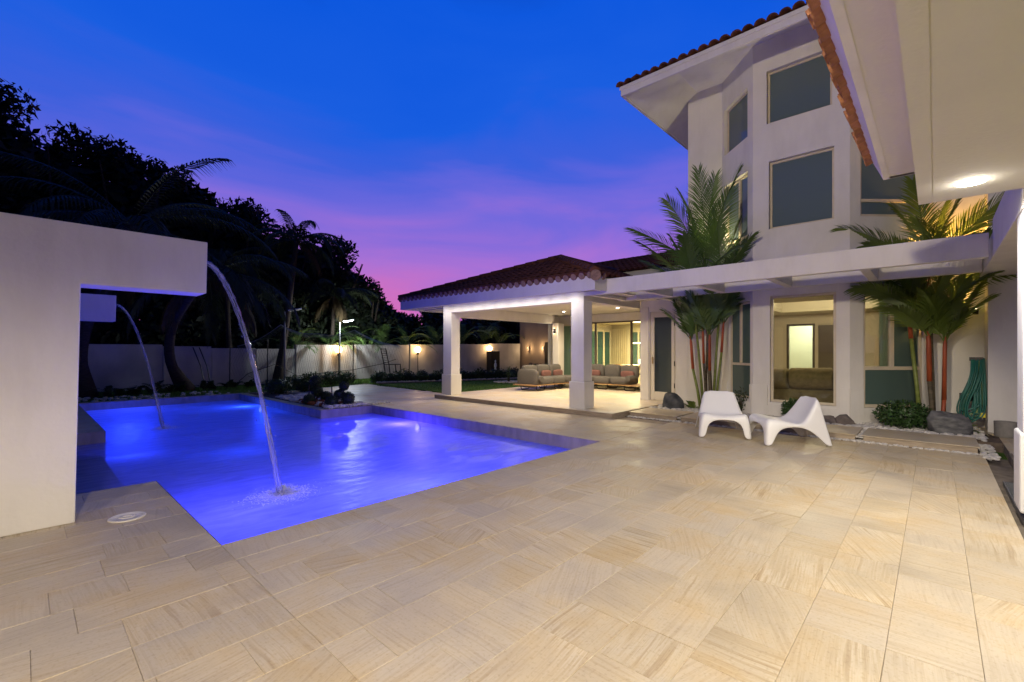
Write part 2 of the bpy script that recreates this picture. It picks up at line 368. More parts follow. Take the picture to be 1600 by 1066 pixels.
def window(parent, p, q, s0, s1, z0, z1, mull=(), rails=(), glass='clear', inset=.06, fw=.05, side=1, fm='frame', name='window', dep=.05, panes=None):
    """framed window set into wall line p->q; each glazed field gets its own pane"""
    p, q = Vector((*p, 0)), Vector((*q, 0)); L = (q-p).length; d = (q-p)/L; n = Vector((-d.y, d.x, 0))*side
    g = .004; s0 += g; s1 -= g; z0 += g; z1 -= g
    def O(s, z, t): return p+d*s+n*t+Vector((0, 0, z))
    mb = MB(); Z = Vector((0, 0, 1))
    mb.obox(O(s0, z0, inset), d*(s1-s0), n*dep, Z*fw); mb.obox(O(s0, z1-fw, inset), d*(s1-s0), n*dep, Z*fw)
    mb.obox(O(s0, z0+fw, inset), d*fw, n*dep, Z*(z1-z0-2*fw)); mb.obox(O(s1-fw, z0+fw, inset), d*fw, n*dep, Z*(z1-z0-2*fw))
    for r in rails: mb.obox(O(s0+fw, r-fw*.6, inset+.001), d*(s1-s0-2*fw), n*(dep-.002), Z*fw*1.2)
    for (m, za, zb) in mull: mb.obox(O(m-fw*.75, za, inset-.006), d*fw*1.5, n*dep, Z*(zb-za))
    f = mb.build(name, fm, parent, bevel=.006)
    zs = [z0+fw]+[r for r in rails]+[z1-fw]
    idx = 0
    for k in range(len(zs)-1):
        ms = [m for (m, za, zb) in mull if za < (zs[k]+zs[k+1])/2 < zb]
        ss = [s0+fw]+ms+[s1-fw]
        for i in range(len(ss)-1):
            pb = MB(); pb.obox(O(ss[i]-.005, zs[k]-.005, inset+dep*.5), d*(ss[i+1]-ss[i]+.01), n*.006, Z*(zs[k+1]-zs[k]+.01))
            gm = panes[idx] if panes and idx < len(panes) else glass
            o = pb.build('pane', gm, f); idx += 1
    return f

# ================================================================== GROUND, POOL, PAVING
struct = lambda o: tag(o, kind='structure')
PX0, PX1, PY0, PY1 = -.6, 6.03, 3.75, 16.35
g = MB()
def rect(mb, x0, x1, y0, y1, z): mb.add([(x0,y0,z),(x1,y0,z),(x1,y1,z),(x0,y1,z)], [(0,1,2,3)])
rect(g, -300, 300, -300, PY0, -.08); rect(g, -300, 300, PY1, 300, -.08); rect(g, -300, PX0, PY0, PY1, -.08); rect(g, PX1, 300, PY0, PY1, -.08)
g.box(-1, 16, 16.65, 20.95, -.2, -.05)
ground = struct(g.build('ground', 'grass'))
e = .006; A = [(.97+e,3.75+e),(6.03-e,3.75+e),(6.03-e,10.45-e),(4.72-e,10.45-e),(4.72-e,16.35-e),(.97+e,16.35-e),(.97+e,10.5-e),(-.6+e,10.5-e),(-.6+e,6.1+e),(.97+e,6.1+e)]
basin = MB(); n = len(A)
for i in range(n):
    a, b = A[i], A[(i+1)%n]; zb = -1.45
    basin.cm = 1; basin.add([(a[0],a[1],-.002),(b[0],b[1],-.002),(b[0],b[1],-.30),(a[0],a[1],-.30)], [(0,1,2,3)])
    basin.cm = 0; basin.add([(a[0],a[1],-.30),(b[0],b[1],-.30),(b[0],b[1],zb),(a[0],a[1],zb)], [(0,1,2,3)])
basin.cm = 0; basin.add([(x, y, -1.45) for x, y in A], [tuple(range(n))])
pool = struct(basin.build('pool_basin', ['plaster', 'coping']))
shelf = MB(); shelf.box(-.59, .93, 6.11, 10.49, -1.44, -.42); struct(shelf.build('pool_shelf', 'channel', bevel=.02))
WZ = -.2
def water_mat():
    m = bpy.data.materials.new('pool_water'); m.use_nodes = True; t = m.node_tree; t.nodes.remove(t.nodes['Principled BSDF']); L = t.links.new
    co = N('ShaderNodeTexCoord', t)
    tr = N('ShaderNodeBsdfTransparent', t); tr.inputs[0].default_value = (.72, .80, 1, 1)
    df = N('ShaderNodeBsdfDiffuse', t); df.inputs[0].default_value = (.55, .58, .75, 1)
    tl = N('ShaderNodeBsdfTranslucent', t); tl.inputs[0].default_value = (.8, .85, 1, 1)
    m0 = N('ShaderNodeMixShader', t); m0.inputs[0].default_value = .72; L(df.outputs[0], m0.inputs[1]); L(tl.outputs[0], m0.inputs[2])
    # milky, aerated water where the jets and the falls stir it up
    def spot(c, r0, sx=1, sy=1):
        s1 = N('ShaderNodeVectorMath', t, operation='SUBTRACT'); s1.inputs[1].default_value = c; L(co.outputs['Object'], s1.inputs[0])
        s2 = N('ShaderNodeVectorMath', t, operation='MULTIPLY'); s2.inputs[1].default_value = (sx, sy, 0); L(s1.outputs[0], s2.inputs[0])
        ln = N('ShaderNodeVectorMath', t, operation='LENGTH'); L(s2.outputs[0], ln.inputs[0])
        q = N('ShaderNodeMapRange', t, interpolation_type='SMOOTHSTEP'); q.inputs[1].default_value = 0; q.inputs[2].default_value = r0; q.inputs[3].default_value = 1; q.inputs[4].default_value = 0
        L(ln.outputs['Value'], q.inputs[0]); return q.outputs[0]
    def mth(op, a, b):
        q = N('ShaderNodeMath', t, operation=op)
        for i, x in enumerate((a, b)):
            if isinstance(x, (int, float)): q.inputs[i].default_value = x
            else: L(x, q.inputs[i])
        return q.outputs[0]
    n1 = N('ShaderNodeTexNoise', t); n1.inputs['Scale'].default_value = 1.6; n1.inputs['Detail'].default_value = 6; n1.inputs['Distortion'].default_value = .8
    mpp = N('ShaderNodeMapping', t); mpp.inputs['Rotation'].default_value = (0, 0, .75); mpp.inputs['Scale'].default_value = (.8, 2.2, 1); L(co.outputs['Object'], mpp.inputs[0]); L(mpp.outputs[0], n1.inputs[0])
    r = ramp([(.38, (0, 0, 0, 1)), (.58, (1, 1, 1, 1))], t); L(n1.outputs[0], r.inputs[0])
    z = mth('MAXIMUM', spot((4.9, 5.3, 0), 2.3, 1, .8), mth('MULTIPLY', spot((4.2, 7.6, 0), 2.2, 1, .9), .8))
    z = mth('MULTIPLY', z, r.outputs[0]); z = mth('MULTIPLY', z, .95); z0_ = z
    f1 = mth('MAXIMUM', mth('MULTIPLY', spot((1.99, 5.32, 0), .42, .9, 1.2), 2.6), mth('MULTIPLY', spot((1.97, 11.5, 0), .6), 1.4))
    n4 = N('ShaderNodeTexNoise', t); n4.inputs['Scale'].default_value = 9; n4.inputs['Detail'].default_value = 5; L(co.outputs['Object'], n4.inputs[0])
    f1 = mth('MULTIPLY', f1, mth('ADD', n4.outputs[0], .1))
    n5 = N('ShaderNodeTexNoise', t); n5.inputs['Scale'].default_value = 2.6; n5.inputs['Detail'].default_value = 6; n5.inputs['Distortion'].default_value = 1.2; L(mpp.outputs[0], n5.inputs[0])
    z = mth('MAXIMUM', mth('MAXIMUM', z, f1), mth('ADD', mth('MULTIPLY', n5.outputs[0], .55), .24)); z = mth('MINIMUM', z, .9)
    inv_ = mth('SUBTRACT', .74, mth('MULTIPLY', mth('MAXIMUM', f1, z0_), .5)); L(inv_, m0.inputs[0])
    m1 = N('ShaderNodeMixShader', t); L(z, m1.inputs[0]); L(tr.outputs[0], m1.inputs[1]); L(m0.outputs[0], m1.inputs[2])
    n2 = N('ShaderNodeTexNoise', t); n2.inputs['Scale'].default_value = 3.2; n2.inputs['Detail'].default_value = 4; L(mpp.outputs[0], n2.inputs[0])
    bp = N('ShaderNodeBump', t); bp.inputs['Strength'].default_value = .5; bp.inputs['Distance'].default_value = .04; L(n2.outputs[0], bp.inputs['Height'])
    gl = N('ShaderNodeBsdfGlossy', t); gl.inputs['Roughness'].default_value = .34; L(bp.outputs[0], gl.inputs['Normal'])
    fr = N('ShaderNodeFresnel', t); fr.inputs[0].default_value = 1.13; L(bp.outputs[0], fr.inputs['Normal'])
    m2 = N('ShaderNodeMixShader', t); L(fr.outputs[0], m2.inputs[0]); L(m1.outputs[0], m2.inputs[1]); L(gl.outputs[0], m2.inputs[2])
    L(m2.outputs[0], t.nodes['Material Output'].inputs[0]); return m
M['water'] = water_mat()
w = MB(); w.add([(x, y, WZ) for x, y in A], [tuple(range(n))]); struct(w.build('water', 'water'))
# underwater lights (two of them show in the photograph)
for (x, y, z, dx, dy, c, pw, lab) in [
        (6.03, 8.46, -.34, -1, 0, (.055, .035, 1), 190, 'bright underwater pool lamp on the long wall facing the fountains'),
        (4.72, 14.3, -.33, -1, 0, (.02, .07, 1), 75, 'small underwater pool lamp on the far wall beside the pebble bed'),
        (3.2, 3.75, -.75, 0, 1, (.045, .05, 1), 190, 'underwater pool lamp below the near paved edge'),
        (2.0, 16.35, -.7, 0, -1, (.03, .06, 1), 75, 'underwater pool lamp on the end wall by the plants'),
        (.97, 5.0, -.75, 1, 0, (.05, .045, 1), 120, 'underwater pool lamp beside the fountain wall')]:
    t = thing('pool_light', lab, 'pool light', (x+dx*.02, y+dy*.02, z), math.atan2(dy, dx), 'underwater pool lamps')
    for nm, m_, r0, r1_, x0, x1 in (('rim', 'white', .10, .10, 0, .015), ('lens', 'glow_blue', .075, .06, .015, .03)):
        if nm == 'lens' and y > 16: continue
        mb = MB(); mb.tube([(x0, 0, 0), (x1, 0, 0)], [r0, r1_], 16); o = bpy.data.objects.new(nm, mb.mesh(nm, m_)); COL.objects.link(o); o.parent = t
    l = lamp('POINT', (0, 0, 0), pw, c, .12, name='pool_lamp'); l.parent = t; l.location = (.45, 0, -.15)

for (x, y, n_, rr_) in ((1.97, 5.28, 2200, .27), (1.97, 11.5, 500, .2)):
    rg = random.Random(9); mb = MB()
    for _ in range(n_):
        a = rg.uniform(0, 6.28); d = rr_*abs(rg.gauss(0, .55)); hz = .12*rg.random()**3*max(0, 1-d/rr_)
        q = rg.uniform(.002, .0065); mb.blob((x+d*1.3*math.cos(a), y+d*math.sin(a), WZ+.002+hz), (q*1.6, q*1.6, q*.6), 4, 3, .1, rg)
    tag(mb.build('foam', 'foam'), kind='stuff')
# --- tiles
def tile_data(w_, l_, grain, h=.012, b=.0022):
    """one paving tile centred at origin, x = long side"""
    mb = MB(); hx, hy = l_/2-.0007, w_/2-.0007
    o = [(-hx,-hy),(hx,-hy),(hx,hy),(-hx,hy)]; i_ = [(-hx+b,-hy+b),(hx-b,-hy+b),(hx-b,hy-b),(-hx+b,hy-b)]
    vs = [(x,y,-h) for x,y in o]+[(x,y,-b*.6) for x,y in o]+[(x,y,0) for x,y in i_]
    fs = [(8,9,10,11)]+[(4+k,4+(k+1)%4,8+(k+1)%4,8+k) for k in range(4)]+[(k,(k+1)%4,4+(k+1)%4,4+k) for k in range(4)]
    mb.add(vs, fs)
    th = grain; c, s_ = math.cos(th), math.sin(th)
    mb.uv = [((vs[i][0]*c+vs[i][1]*s_), (-vs[i][0]*s_+vs[i][1]*c)) for f in fs for i in f]
    return mb, vs, fs
patio = MB(); patio.prism([(-6,-.48),(8.66,-.48),(8.66,3.75),(-6,3.75)], -.2, -.011); patio.box(-6, .97, 3.75, 6.1, -.2, -.011)
patio.box(-6, PX0, 6.1, 10.5, -.2, -.011); patio.box(-6, .97, 10.5, 16.35, -.2, -.011)
patio.box(6.03, 8.66, 3.75, 10.45, -.2, -.011)
patio.box(4.72, 6.03, 10.45, 16.35, -.2, -.011); patio.prism([(6.03,10.45),(9.3,10.45),(9.35,12.1),(9.8,17.5),(8.2,16.9),(6.03,16.2)], -.2, -.011)
patio.box(-6, 6.03, 16.35, 16.6, -.2, -.011)
patio = struct(patio.build('patio', 'grout'))
TW, TL = .325, .65
tiles = []
def fill(x0, x1, y0, y1, clip=None):
    k = 0; y = y0
    while y < y1-.02:
        hh = min(TW, y1-y); x = x0 + R.choice([-.0, -.2, -.325, -.45])
        while x < x1-.01:
            l_ = R.choice([TL, TW, TL, TW*1.5, TW, TL]); a, b = max(x, x0), min(x+l_, x1)
            if b-a > .03 and (clip is None or clip((a+b)/2, y+hh/2)): tiles.append(((a+b)/2, y+hh/2, b-a, hh))
            x += l_
        y += TW; k += 1
fill(.97, 8.66, -.48, 3.75); fill(-4, .97, -.48, 6.1)
fill(6.03, 8.2, 3.75, 10.45); fill(6.03, 9.6, 10.45, 16.9, lambda x, y: x < 9.3+(y-12.1)*.09 and x < 9.3+max(0, (y-12)*.09) and y < 15.9+(x-6)*.4 )
fill(-1.2, .97, 10.5, 16.35); fill(-2, 4.9, 16.35, 16.6); fill(4.72, 4.95, 10.45, 16.35)
def view(x, y):
    d = x*.7324+y*.6808; s_ = x*.6808-y*.7324
    return d > .3 and abs(s_/d) < 1.2 and (1.4/d) < .80
inv = sorted([t for t in tiles if view(t[0], t[1])], key=lambda t: t[0]**2+t[1]**2)
near = inv[:296]; rest = inv[296:]+[t for t in tiles if not view(t[0], t[1])]
cache = {}
GR = [0, .03, pi/2, pi/2+.05, .10, pi/2-.2, .45, -.3, pi/2]
for (x, y, l_, w_) in near:
    key = (round(l_, 2), round(w_, 3), R.randrange(len(GR)))
    if key not in cache: cache[key] = tile_data(w_, l_, GR[key[2]])[0].mesh('tile', 'stone')
    o = bpy.data.objects.new('tile', cache[key]); COL.objects.link(o); o.parent = patio; o.location = (x, y, R.uniform(-.0012, .0012))
mb = MB(); mb.uv = []; mb.at = []
for (x, y, l_, w_) in rest:
    q, vs, fs = tile_data(w_, l_, R.choice(GR)); mb.add([(a+x, b+y, c) for a, b, c in vs], fs); mb.uv += q.uv; mb.at += [R.random()]*len(fs)
tag(mb.build('tiles', 'stone', patio), kind='stuff')

# pavilion floor slab and its tiles
sl = MB(); sl.box(8.15, 14.2, 4.8, 10.65, -.2, .098); floor = struct(sl.build('terrace_floor', 'riser'))
def grid_tiles(parent, x0, x1, y0, y1, z, m_, a=.65, b=.65, name='tiles', h=.011):
    mb = MB(); mb.uv = []; mb.at = []; y = y0
    while y < y1-.02:
        w_ = min(b, y1-y); x = x0
        while x < x1-.02:
            l_ = min(a, x1-x); q, vs, fs = tile_data(w_, l_, R.choice([0, pi/2]), h, .0025)
            mb.add([(px+x+l_/2, py+y+w_/2, pz+z) for px, py, pz in vs], fs); mb.uv += q.uv; mb.at += [R.random()]*len(fs); x += a
        y += b
    off = world_loc(parent); mb.v = [(p[0], p[1], p[2]) for p in mb.v]
    return tag(mb.build(name, m_, parent), kind='stuff')
grid_tiles(floor, 8.14, 13.9, 4.79, 10.65, .11, 'pale')
# stepping slabs in front of the house
for (y0, y1, lab) in [(3.72, 4.72, 0), (.90, 3.62, 0), (-.42, .80, 0)]:
    sb = MB(); sb.box(8.72, 9.60, y0, y1, -.1, .088); s_ = struct(sb.build('stepping_slab', 'riser', bevel=.004))
    tp = grid_tiles(s_, 8.70, 9.62, y0-.02, y1+.02, .10, 'stone', .46, 1.4)
# right hand porch floor and drainage channel
pf = MB(); pf.box(4.2, 10.6, -6, -.72, -.2, .04); pfo = struct(pf.build('porch_floor', 'riser')); grid_tiles(pfo, 4.2, 10.5, -6, -.72, .052, 'stone', 1.3, .65)
ch = MB(); ch.box(2.0, 8.9, -.715, -.482, -.2, -.06); struct(ch.build('drain_channel', 'channel'))
cc = MB(); cc.box(2.0, 8.75, -.735, -.700, -.1, .056); struct(cc.build('channel_curb', 'channel'))
gt = thing('channel_grate', 'long grey metal drain grate sunk along the right edge of the patio', 'drain', (5, -.6, -.03))
mb = MB(); mb.box(3.0, 7.2, -.545, -.535, -.06, -.012); mb.box(3.0, 7.2, -.665, -.655, -.06, -.012); mb.build('rail', 'grate', gt)
mb = MB()
x = 3.0
while x < 7.2: mb.box(x, x+.012, -.655, -.545, -.05, -.016); x += .024
mb.build('bars', 'grate', gt)
# garden bed by the house
gb = MB(); gb.box(9.6, 11.3, -.72, 4.8, -.1, .055); gb.box(8.66, 9.65, -.45, 4.8, -.1, .0); struct(gb.build('garden_bed', 'soil'))
gb = MB(); gb.box(4.97, 5.95, 10.62, 16.2, -.1, .012); struct(gb.build('pool_bed', 'soil'))
# lawn patch next to the terrace
lw = MB(); lw.prism([(9.35, 10.68), (20, 10.68), (20, 14.6), (16.8, 14.0), (9.9, 16.6), (9.36, 12.1)], -.1, .02); lawn = struct(lw.build('lawn', 'grass'))
mb = MB(); mb.prism([(9.9, 16.62), (16.8, 14.02), (16.85, 14.12), (9.95, 16.72)], -.05, .06); struct(mb.build('lawn_edge', 'channel'))
# pool coping lip over the basin wall (thin stone edge)
# ================================================================== PEBBLES, GRASS (stuff)
def pebbles(name, n, region, size, m_, seed, z=0.0):
    rg = random.Random(seed); mb = MB()
    for _ in range(n):
        x, y = region(rg); s_ = rg.uniform(*size)
        mb.blob((x, y, z+s_*.35), (s_*rg.uniform(.8, 1.4), s_*rg.uniform(.7, 1.2), s_*rg.uniform(.5, .8)), 6, 4, .16, rg)
    return tag(mb.build(name, m_, smooth=False), kind='stuff')
U = lambda a, b, c, d: (lambda rg: (rg.uniform(a, b), rg.uniform(c, d)))
def bedreg(rg):
    while 1:
        x, y = rg.uniform(9.62, 11.15), rg.uniform(-.55, 4.75)
        fx = 10.05 if 1.1 < y < 2.75 else (10.05+(y-2.75) if y >= 2.75 else 10.05+(1.1-y))
        if x < min(fx+.05, 10.9) and (x < 10.1 or rg.random() < .7): return x, y
pebbles('white_pebbles', 1500, bedreg, (.025, .065), 'pebble', 1, .055)
def strip(rg):
    k = rg.random()
    if k < .55: return rg.uniform(8.63, 8.70), rg.uniform(-.46, 4.75)
    if k < .68: return rg.uniform(8.7, 9.65), rg.uniform(3.635, 3.705)
    if k < .82: return rg.uniform(8.7, 9.65), rg.uniform(.81, .885)
    return rg.uniform(8.4, 10.0), rg.uniform(-.60, -.46)
pebbles('fine_pebbles', 1100, strip, (.012, .028), 'pebble', 2, .0)
pebbles('gap_pebbles', 260, lambda rg: (rg.uniform(8.72, 9.65), rg.choice([rg.uniform(3.63, 3.71), rg.uniform(.81, .89)])), (.014, .03), 'pebble', 12, .055)
pebbles('pool_pebbles', 750, lambda rg: (rg.uniform(5.0, 5.95)-max(0, 0), 10.6+3.6*rg.random()**1.5), (.03, .075), 'pebble', 3, .01)
pebbles('pool_pebbles_edge', 240, lambda rg: (rg.uniform(4.95, 6.6), 10.52+.25*rg.random()), (.02, .05), 'pebble', 8, .0)
pebbles('lava_chips', 170, lambda rg: (rg.uniform(5.0, 5.8), 10.7+2*rg.random()), (.03, .08), 'redchip', 4, .03)
pebbles('border_pebbles', 420, lambda rg: (lambda s: (9.9+6.9*s+rg.uniform(-.05, .05), 16.72-2.6*s+rg.uniform(-.06, .1)))(rg.random()), (.03, .06), 'pebble', 5, .05)
pebbles('pool_end_pebbles', 130, U(-.4, 4.6, 16.7, 18.3), (.03, .07), 'pebble', 6, -.04)
pebbles('plant_ring_pebbles', 160, lambda rg: (lambda a, r: (14.15+r*math.cos(a), 13.35+r*math.sin(a)))(rg.uniform(0, 6.28), rg.uniform(.15, .6)), (.03, .06), 'pebble', 7, .02)
def blades(name, n, region, z, h, seed):
    rg = random.Random(seed); mb = MB()
    for _ in range(n):
        x, y = region(rg); a = rg.uniform(0, 6.28); w_ = .012; hh = rg.uniform(.5, 1)*h; lx, ly = rg.uniform(-.03, .03), rg.uniform(-.03, .03)
        mb.add([(x-w_*math.cos(a), y-w_*math.sin(a), z), (x+w_*math.cos(a), y+w_*math.sin(a), z), (x+lx, y+ly, z+hh)], [(0, 1, 2)])
    return tag(mb.build(name, 'blade'), kind='stuff')
blades('grass', 14000, U(9.4, 14.5, 10.7, 16), .0, .06, 1)
blades('grass_strip', 12000, U(-1, 12, 16.7, 20.9), -.05, .08, 2)

# ================================================================== FOUNTAIN WALLS AND WATER
def fountain(y0, lab, lab2, yw, land):
    t = thing('fountain_wall', lab, 'fountain wall', (-.5, y0, 0), group='twin fountain walls')
    mb = MB(); y1 = y0+.33
    poly = [(-3.4, 0), (.29, 0), (.325, 1.94), (1.20, 1.94), (1.21, 2.43), (-3.4, 2.43)]
    vs = [(x, y0, z) for x, z in poly]+[(x, y1, z) for x, z in poly]; k = len(poly)
    mb.add(vs, [(0, 1, 2, 5), (2, 3, 4, 5), (11, 8, 7, 6), (11, 10, 9, 8)]+[(i, k+i, k+(i+1)%k, (i+1)%k) for i in range(k)])
    bm = bmesh.new(); me = mb.mesh('wall', 'stucco2', off=t.location); bm.from_mesh(me); bmesh.ops.recalc_face_normals(bm, faces=bm.faces); bm.to_mesh(me); bm.free()
    o = bpy.data.objects.new('wall', me); COL.objects.link(o); o.parent = t
    b = o.modifiers.new('edge', 'BEVEL'); b.width = .008; b.segments = 2; b.limit_method = 'ANGLE'
    mb = MB(); mb.box(1.195, 1.222, yw-.045, yw+.045, 2.235, 2.29); mb.build('spout', 'pole', t, bevel=.003)
    # falling laminar sheet: a flattened tube that narrows, then breaks up
    st = MB(); n_ = 40; ns = 14
    x0, z0 = 1.21, 2.265; X, Zd = land-x0, z0-WZ
    rings = []
    for i in range(n_+1):
        u = i/n_; px = x0+X*u; pz = z0-Zd*(u**1.9); 
        du = 1/n_; tx = X; tz = -Zd*1.9*max(u, .02)**.9; l_ = math.hypot(tx, tz); tx, tz = tx/l_, tz/l_
        wy = .050*(1-.3*u)+.006*math.sin(i*1.7); wn = .022*(1-.2*u)+.004*math.sin(i*2.3+1)
        if u > .8: wy *= 1+(u-.8)*2.2; wn *= 1+(u-.8)*3
        for k2 in range(ns):
            a = 2*pi*k2/ns; lobe = 1+.18*math.cos(3*a+i*.12)
            st.v.append((px-tz*wn*math.sin(a)*lobe, yw+wy*math.cos(a)*lobe, pz+tx*wn*math.sin(a)*lobe))
    for i in range(n_):
        for k2 in range(ns): st.f.append((i*ns+k2, i*ns+(k2+1)%ns, (i+1)*ns+(k2+1)%ns, (i+1)*ns+k2)); st.m.append(0)
    rj = random.Random(int(y0*10))
    for _ in range(150):   # stray drops shed by the lower half of the fall
        u = .35+.65*rj.random()**.6; q = rj.uniform(.0018, .0045); sp = .012+.05*(u-.3)
        st.blob((x0+X*u+rj.gauss(0, sp), yw+rj.gauss(0, sp*1.1), z0-Zd*(u**1.9)+rj.uniform(-.03, .03)), (q, q, q*2.2), 5, 4)
    s_ = st.build('water_jet', 'jet', smooth=True); tag(s_, lab2, 'water jet', 'arcs of falling water')
    return t
jm = bpy.data.materials.new('falling_water'); jm.use_nodes = True; t_ = jm.node_tree; t_.nodes.remove(t_.nodes['Principled BSDF'])
co = N('ShaderNodeTexCoord', t_); mpp = N('ShaderNodeMapping', t_); mpp.inputs['Scale'].default_value = (7, 60, 1.2); t_.links.new(co.outputs['Object'], mpp.inputs[0])
nn = N('ShaderNodeTexNoise', t_); nn.inputs['Scale'].default_value = 1.6; nn.inputs['Detail'].default_value = 4; t_.links.new(mpp.outputs[0], nn.inputs[0])
rr = ramp([(.38, (.06, .06, .06, 1)), (.68, (.62, .62, .62, 1))], t_); t_.links.new(nn.outputs[0], rr.inputs[0])
tr = N('ShaderNodeBsdfTransparent', t_); df = N('ShaderNodeBsdfDiffuse', t_); df.inputs[0].default_value = (.8, .8, .85, 1); tl = N('ShaderNodeBsdfTranslucent', t_); tl.inputs[0].default_value = (.8, .8, .9, 1)
a1 = N('ShaderNodeMixShader', t_); t_.links.new(df.outputs[0], a1.inputs[1]); t_.links.new(tl.outputs[0], a1.inputs[2])
a2 = N('ShaderNodeMixShader', t_); t_.links.new(rr.outputs[0], a2.inputs[0]); t_.links.new(tr.outputs[0], a2.inputs[1]); t_.links.new(a1.outputs[0], a2.inputs[2])
gl = N('ShaderNodeBsdfGlossy', t_); gl.inputs['Roughness'].default_value = .15; fr = N('ShaderNodeFresnel', t_); fr.inputs[0].default_value = 1.33
a3 = N('ShaderNodeMixShader', t_); t_.links.new(fr.outputs[0], a3.inputs[0]); t_.links.new(a2.outputs[0], a3.inputs[1]); t_.links.new(gl.outputs[0], a3.inputs[2]); t_.links.new(a3.outputs[0], t_.nodes['Material Output'].inputs[0])
M['jet'] = jm
fountain(5.11, 'big cream plaster wall with cantilevered spout arm at the near left of the pool', 'thick arc of water falling from the near fountain wall into the pool', 5.27, 1.93)
fountain(11.35, 'farther fountain wall whose blue lit arm shows through the gap under the near one', 'thin distant arc of water falling from the farther fountain arm', 11.5, 1.95)
# deck drain cover
t = thing('skimmer_lid', 'round white skimmer lid set in the paving beside the near fountain wall', 'pool lid', (.595, 4.94, 0))
mb = MB(); mb.lathe([(.125, 0), (.125, .008), (.118, .012), (.105, .012), (.10, .009), (.001, .009)], 40); o = bpy.data.objects.new('ring', mb.mesh('ring', 'drain', True)); COL.objects.link(o); o.parent = t
mb = MB(); mb.lathe([(.055, .0092), (.052, .014), (.001, .0145)], 30); mb.box(-.03, .03, -.006, .006, .013, .018); o = bpy.data.objects.new('cap', mb.mesh('cap', 'drain')); COL.objects.link(o); o.parent = t

# ================================================================== BARREL TILES
def barrel(r=.095, L=.42, seg=6, taper=.8, th=.014):
    """half-round cover tile: axis along +x (up-slope), open side down"""
    mb = MB(); vs = []
    for x, rr_ in ((0, r), (L, r*taper)):
        for rad in (rr_, rr_-th):
            for k in range(seg+1):
                a = pi*k/seg; vs.append((x, -rad*math.cos(a), rad*math.sin(a)*.85))
    m = seg+1; fs = []
    for k in range(seg):
        fs += [(k, k+1, 2*m+k+1, 2*m+k), (m+k+1, m+k, 3*m+k, 3*m+k+1), (k+1, k, m+k, m+k+1)]
    fs += [(0, 2*m, 3*m, m), (m-1, 2*m-1, 4*m-1, 3*m-1)]
    mb.add(vs, fs); return mb
tile_mesh = barrel().mesh('roof_tile', 'roof', True); tile_v = barrel()
def frame_mat(o, xdir, up):
    x = Vector(xdir).normalized(); y = Vector(up).cross(x).normalized(); z = x.cross(y)
    m = Matrix((x, y, z)).transposed().to_4x4(); m.translation = Vector(o); return m
def tile_run(parent, corner, along, upslope, width, courses, spacing, inset_rate, mesh=tile_mesh, parts=True, mname='roof', course=.36, name='roof_tile', limit=999, pv=tile_v):
    """covers a hip slope: courses shrink by inset_rate on each side per metre of slope"""
    a = Vector(along).normalized(); u = Vector(upslope).normalized(); nrm = a.cross(u); nrm = nrm if nrm.z > 0 else -nrm
    off = world_loc(parent); rest = MB(); cnt = 0
    for c in range(courses):
        s0 = inset_rate[0]*c*course; s1 = width-inset_rate[1]*c*course
        k = 0
        while k*spacing < width:
            s_ = (k+.5)*spacing
            if s0 < s_ < s1:
                p = Vector(corner)+a*s_+u*(c*course)+nrm*(.012+.004*(c%2)+R.uniform(-.003, .003))
                d = u+nrm*-.035+a*R.uniform(-.02, .02)
                mt = frame_mat(p, d, nrm)
                if parts and cnt < limit:
                    o = bpy.data.objects.new(name, mesh); COL.objects.link(o); o.parent = parent
                    mt.translation = p-off; o.matrix_local = mt; cnt += 1
                else:
                    rest.add([mt @ Vector(v) for v in pv.v], pv.f)
            k += 1
    if rest.v: tag(rest.build('roof_tiles', mname, parent, smooth=True), kind='stuff')

# ================================================================== PAVILION
pav = thing('pavilion', 'open terrace pavilion with hipped terracotta roof and two square white columns', 'pavilion', (8.3, 7.8, 0))
EU, EV0, EV1, EZ = 7.85, 5.02, 11.95, 2.64
SL = .365
apex = (EU+3.465, (EV0+EV1)/2, EZ+.30+3.465*SL)
# columns (plinth, shaft, cap)
for (x0, x1, y0, y1) in [(8.33, 8.70, 5.60, 5.98), (8.33, 8.70, 10.12, 10.52)]:
    c = MB(); c.box(x0+.02, x1-.02, y0+.02, y1-.02, .70, 2.47); co_ = c.build('column', 'stucco', pav, bevel=.01)
    q = MB(); q.box(x0-.012, x1+.012, y0-.012, y1+.012, .10, .70); q.lathe
    q.build('plinth', 'stucco', co_, bevel=.012)
b = MB()
b.box(8.35, 8.68, 5.62, 10.50, 2.47, 2.718)      # front beam
b.build('front_beam', 'stucco', pav, bevel=.006)
b = MB(); b.box(8.682, 13.2, 10.14, 10.46, 2.36, 2.665); b.build('side_beam', 'stucco', pav, bevel=.006)
b = MB(); b.box(8.682, 11.0, 5.64, 5.94, 2.48, 2.665); b.build('side_beam', 'stucco', pav, bevel=.006)
b = MB(); b.box(8.40, 15.0, EV0+.102, EV1-.102, 2.67, 2.70); b.build('ceiling', 'soffit', pav)
b = MB(); b.box(EU+.102, 8.38, EV0+.102, EV1-.102, 2.72, 2.75); b.box(8.69, 13.4, 10.52, EV1-.102, 2.64, 2.668); b.build('soffit', 'stucco2', pav)
b = MB(); b.box(EU, EU+.10, EV0, EV1, EZ-.02, EZ+.27); b.build('fascia', 'stucco2', pav, bevel=.006)
b = MB(); b.box(EU+.10, 8.30, EV0, EV0+.10, EZ-.02, EZ+.27); b.build('fascia', 'stucco2', pav, bevel=.006)
b = MB(); b.box(EU+.10, 14.6, EV1-.10, EV1, EZ-.02, EZ+.27); b.build('fascia', 'stucco2', pav, bevel=.006)
ez = EZ+.275
rp = MB(); ax, ay, az = apex
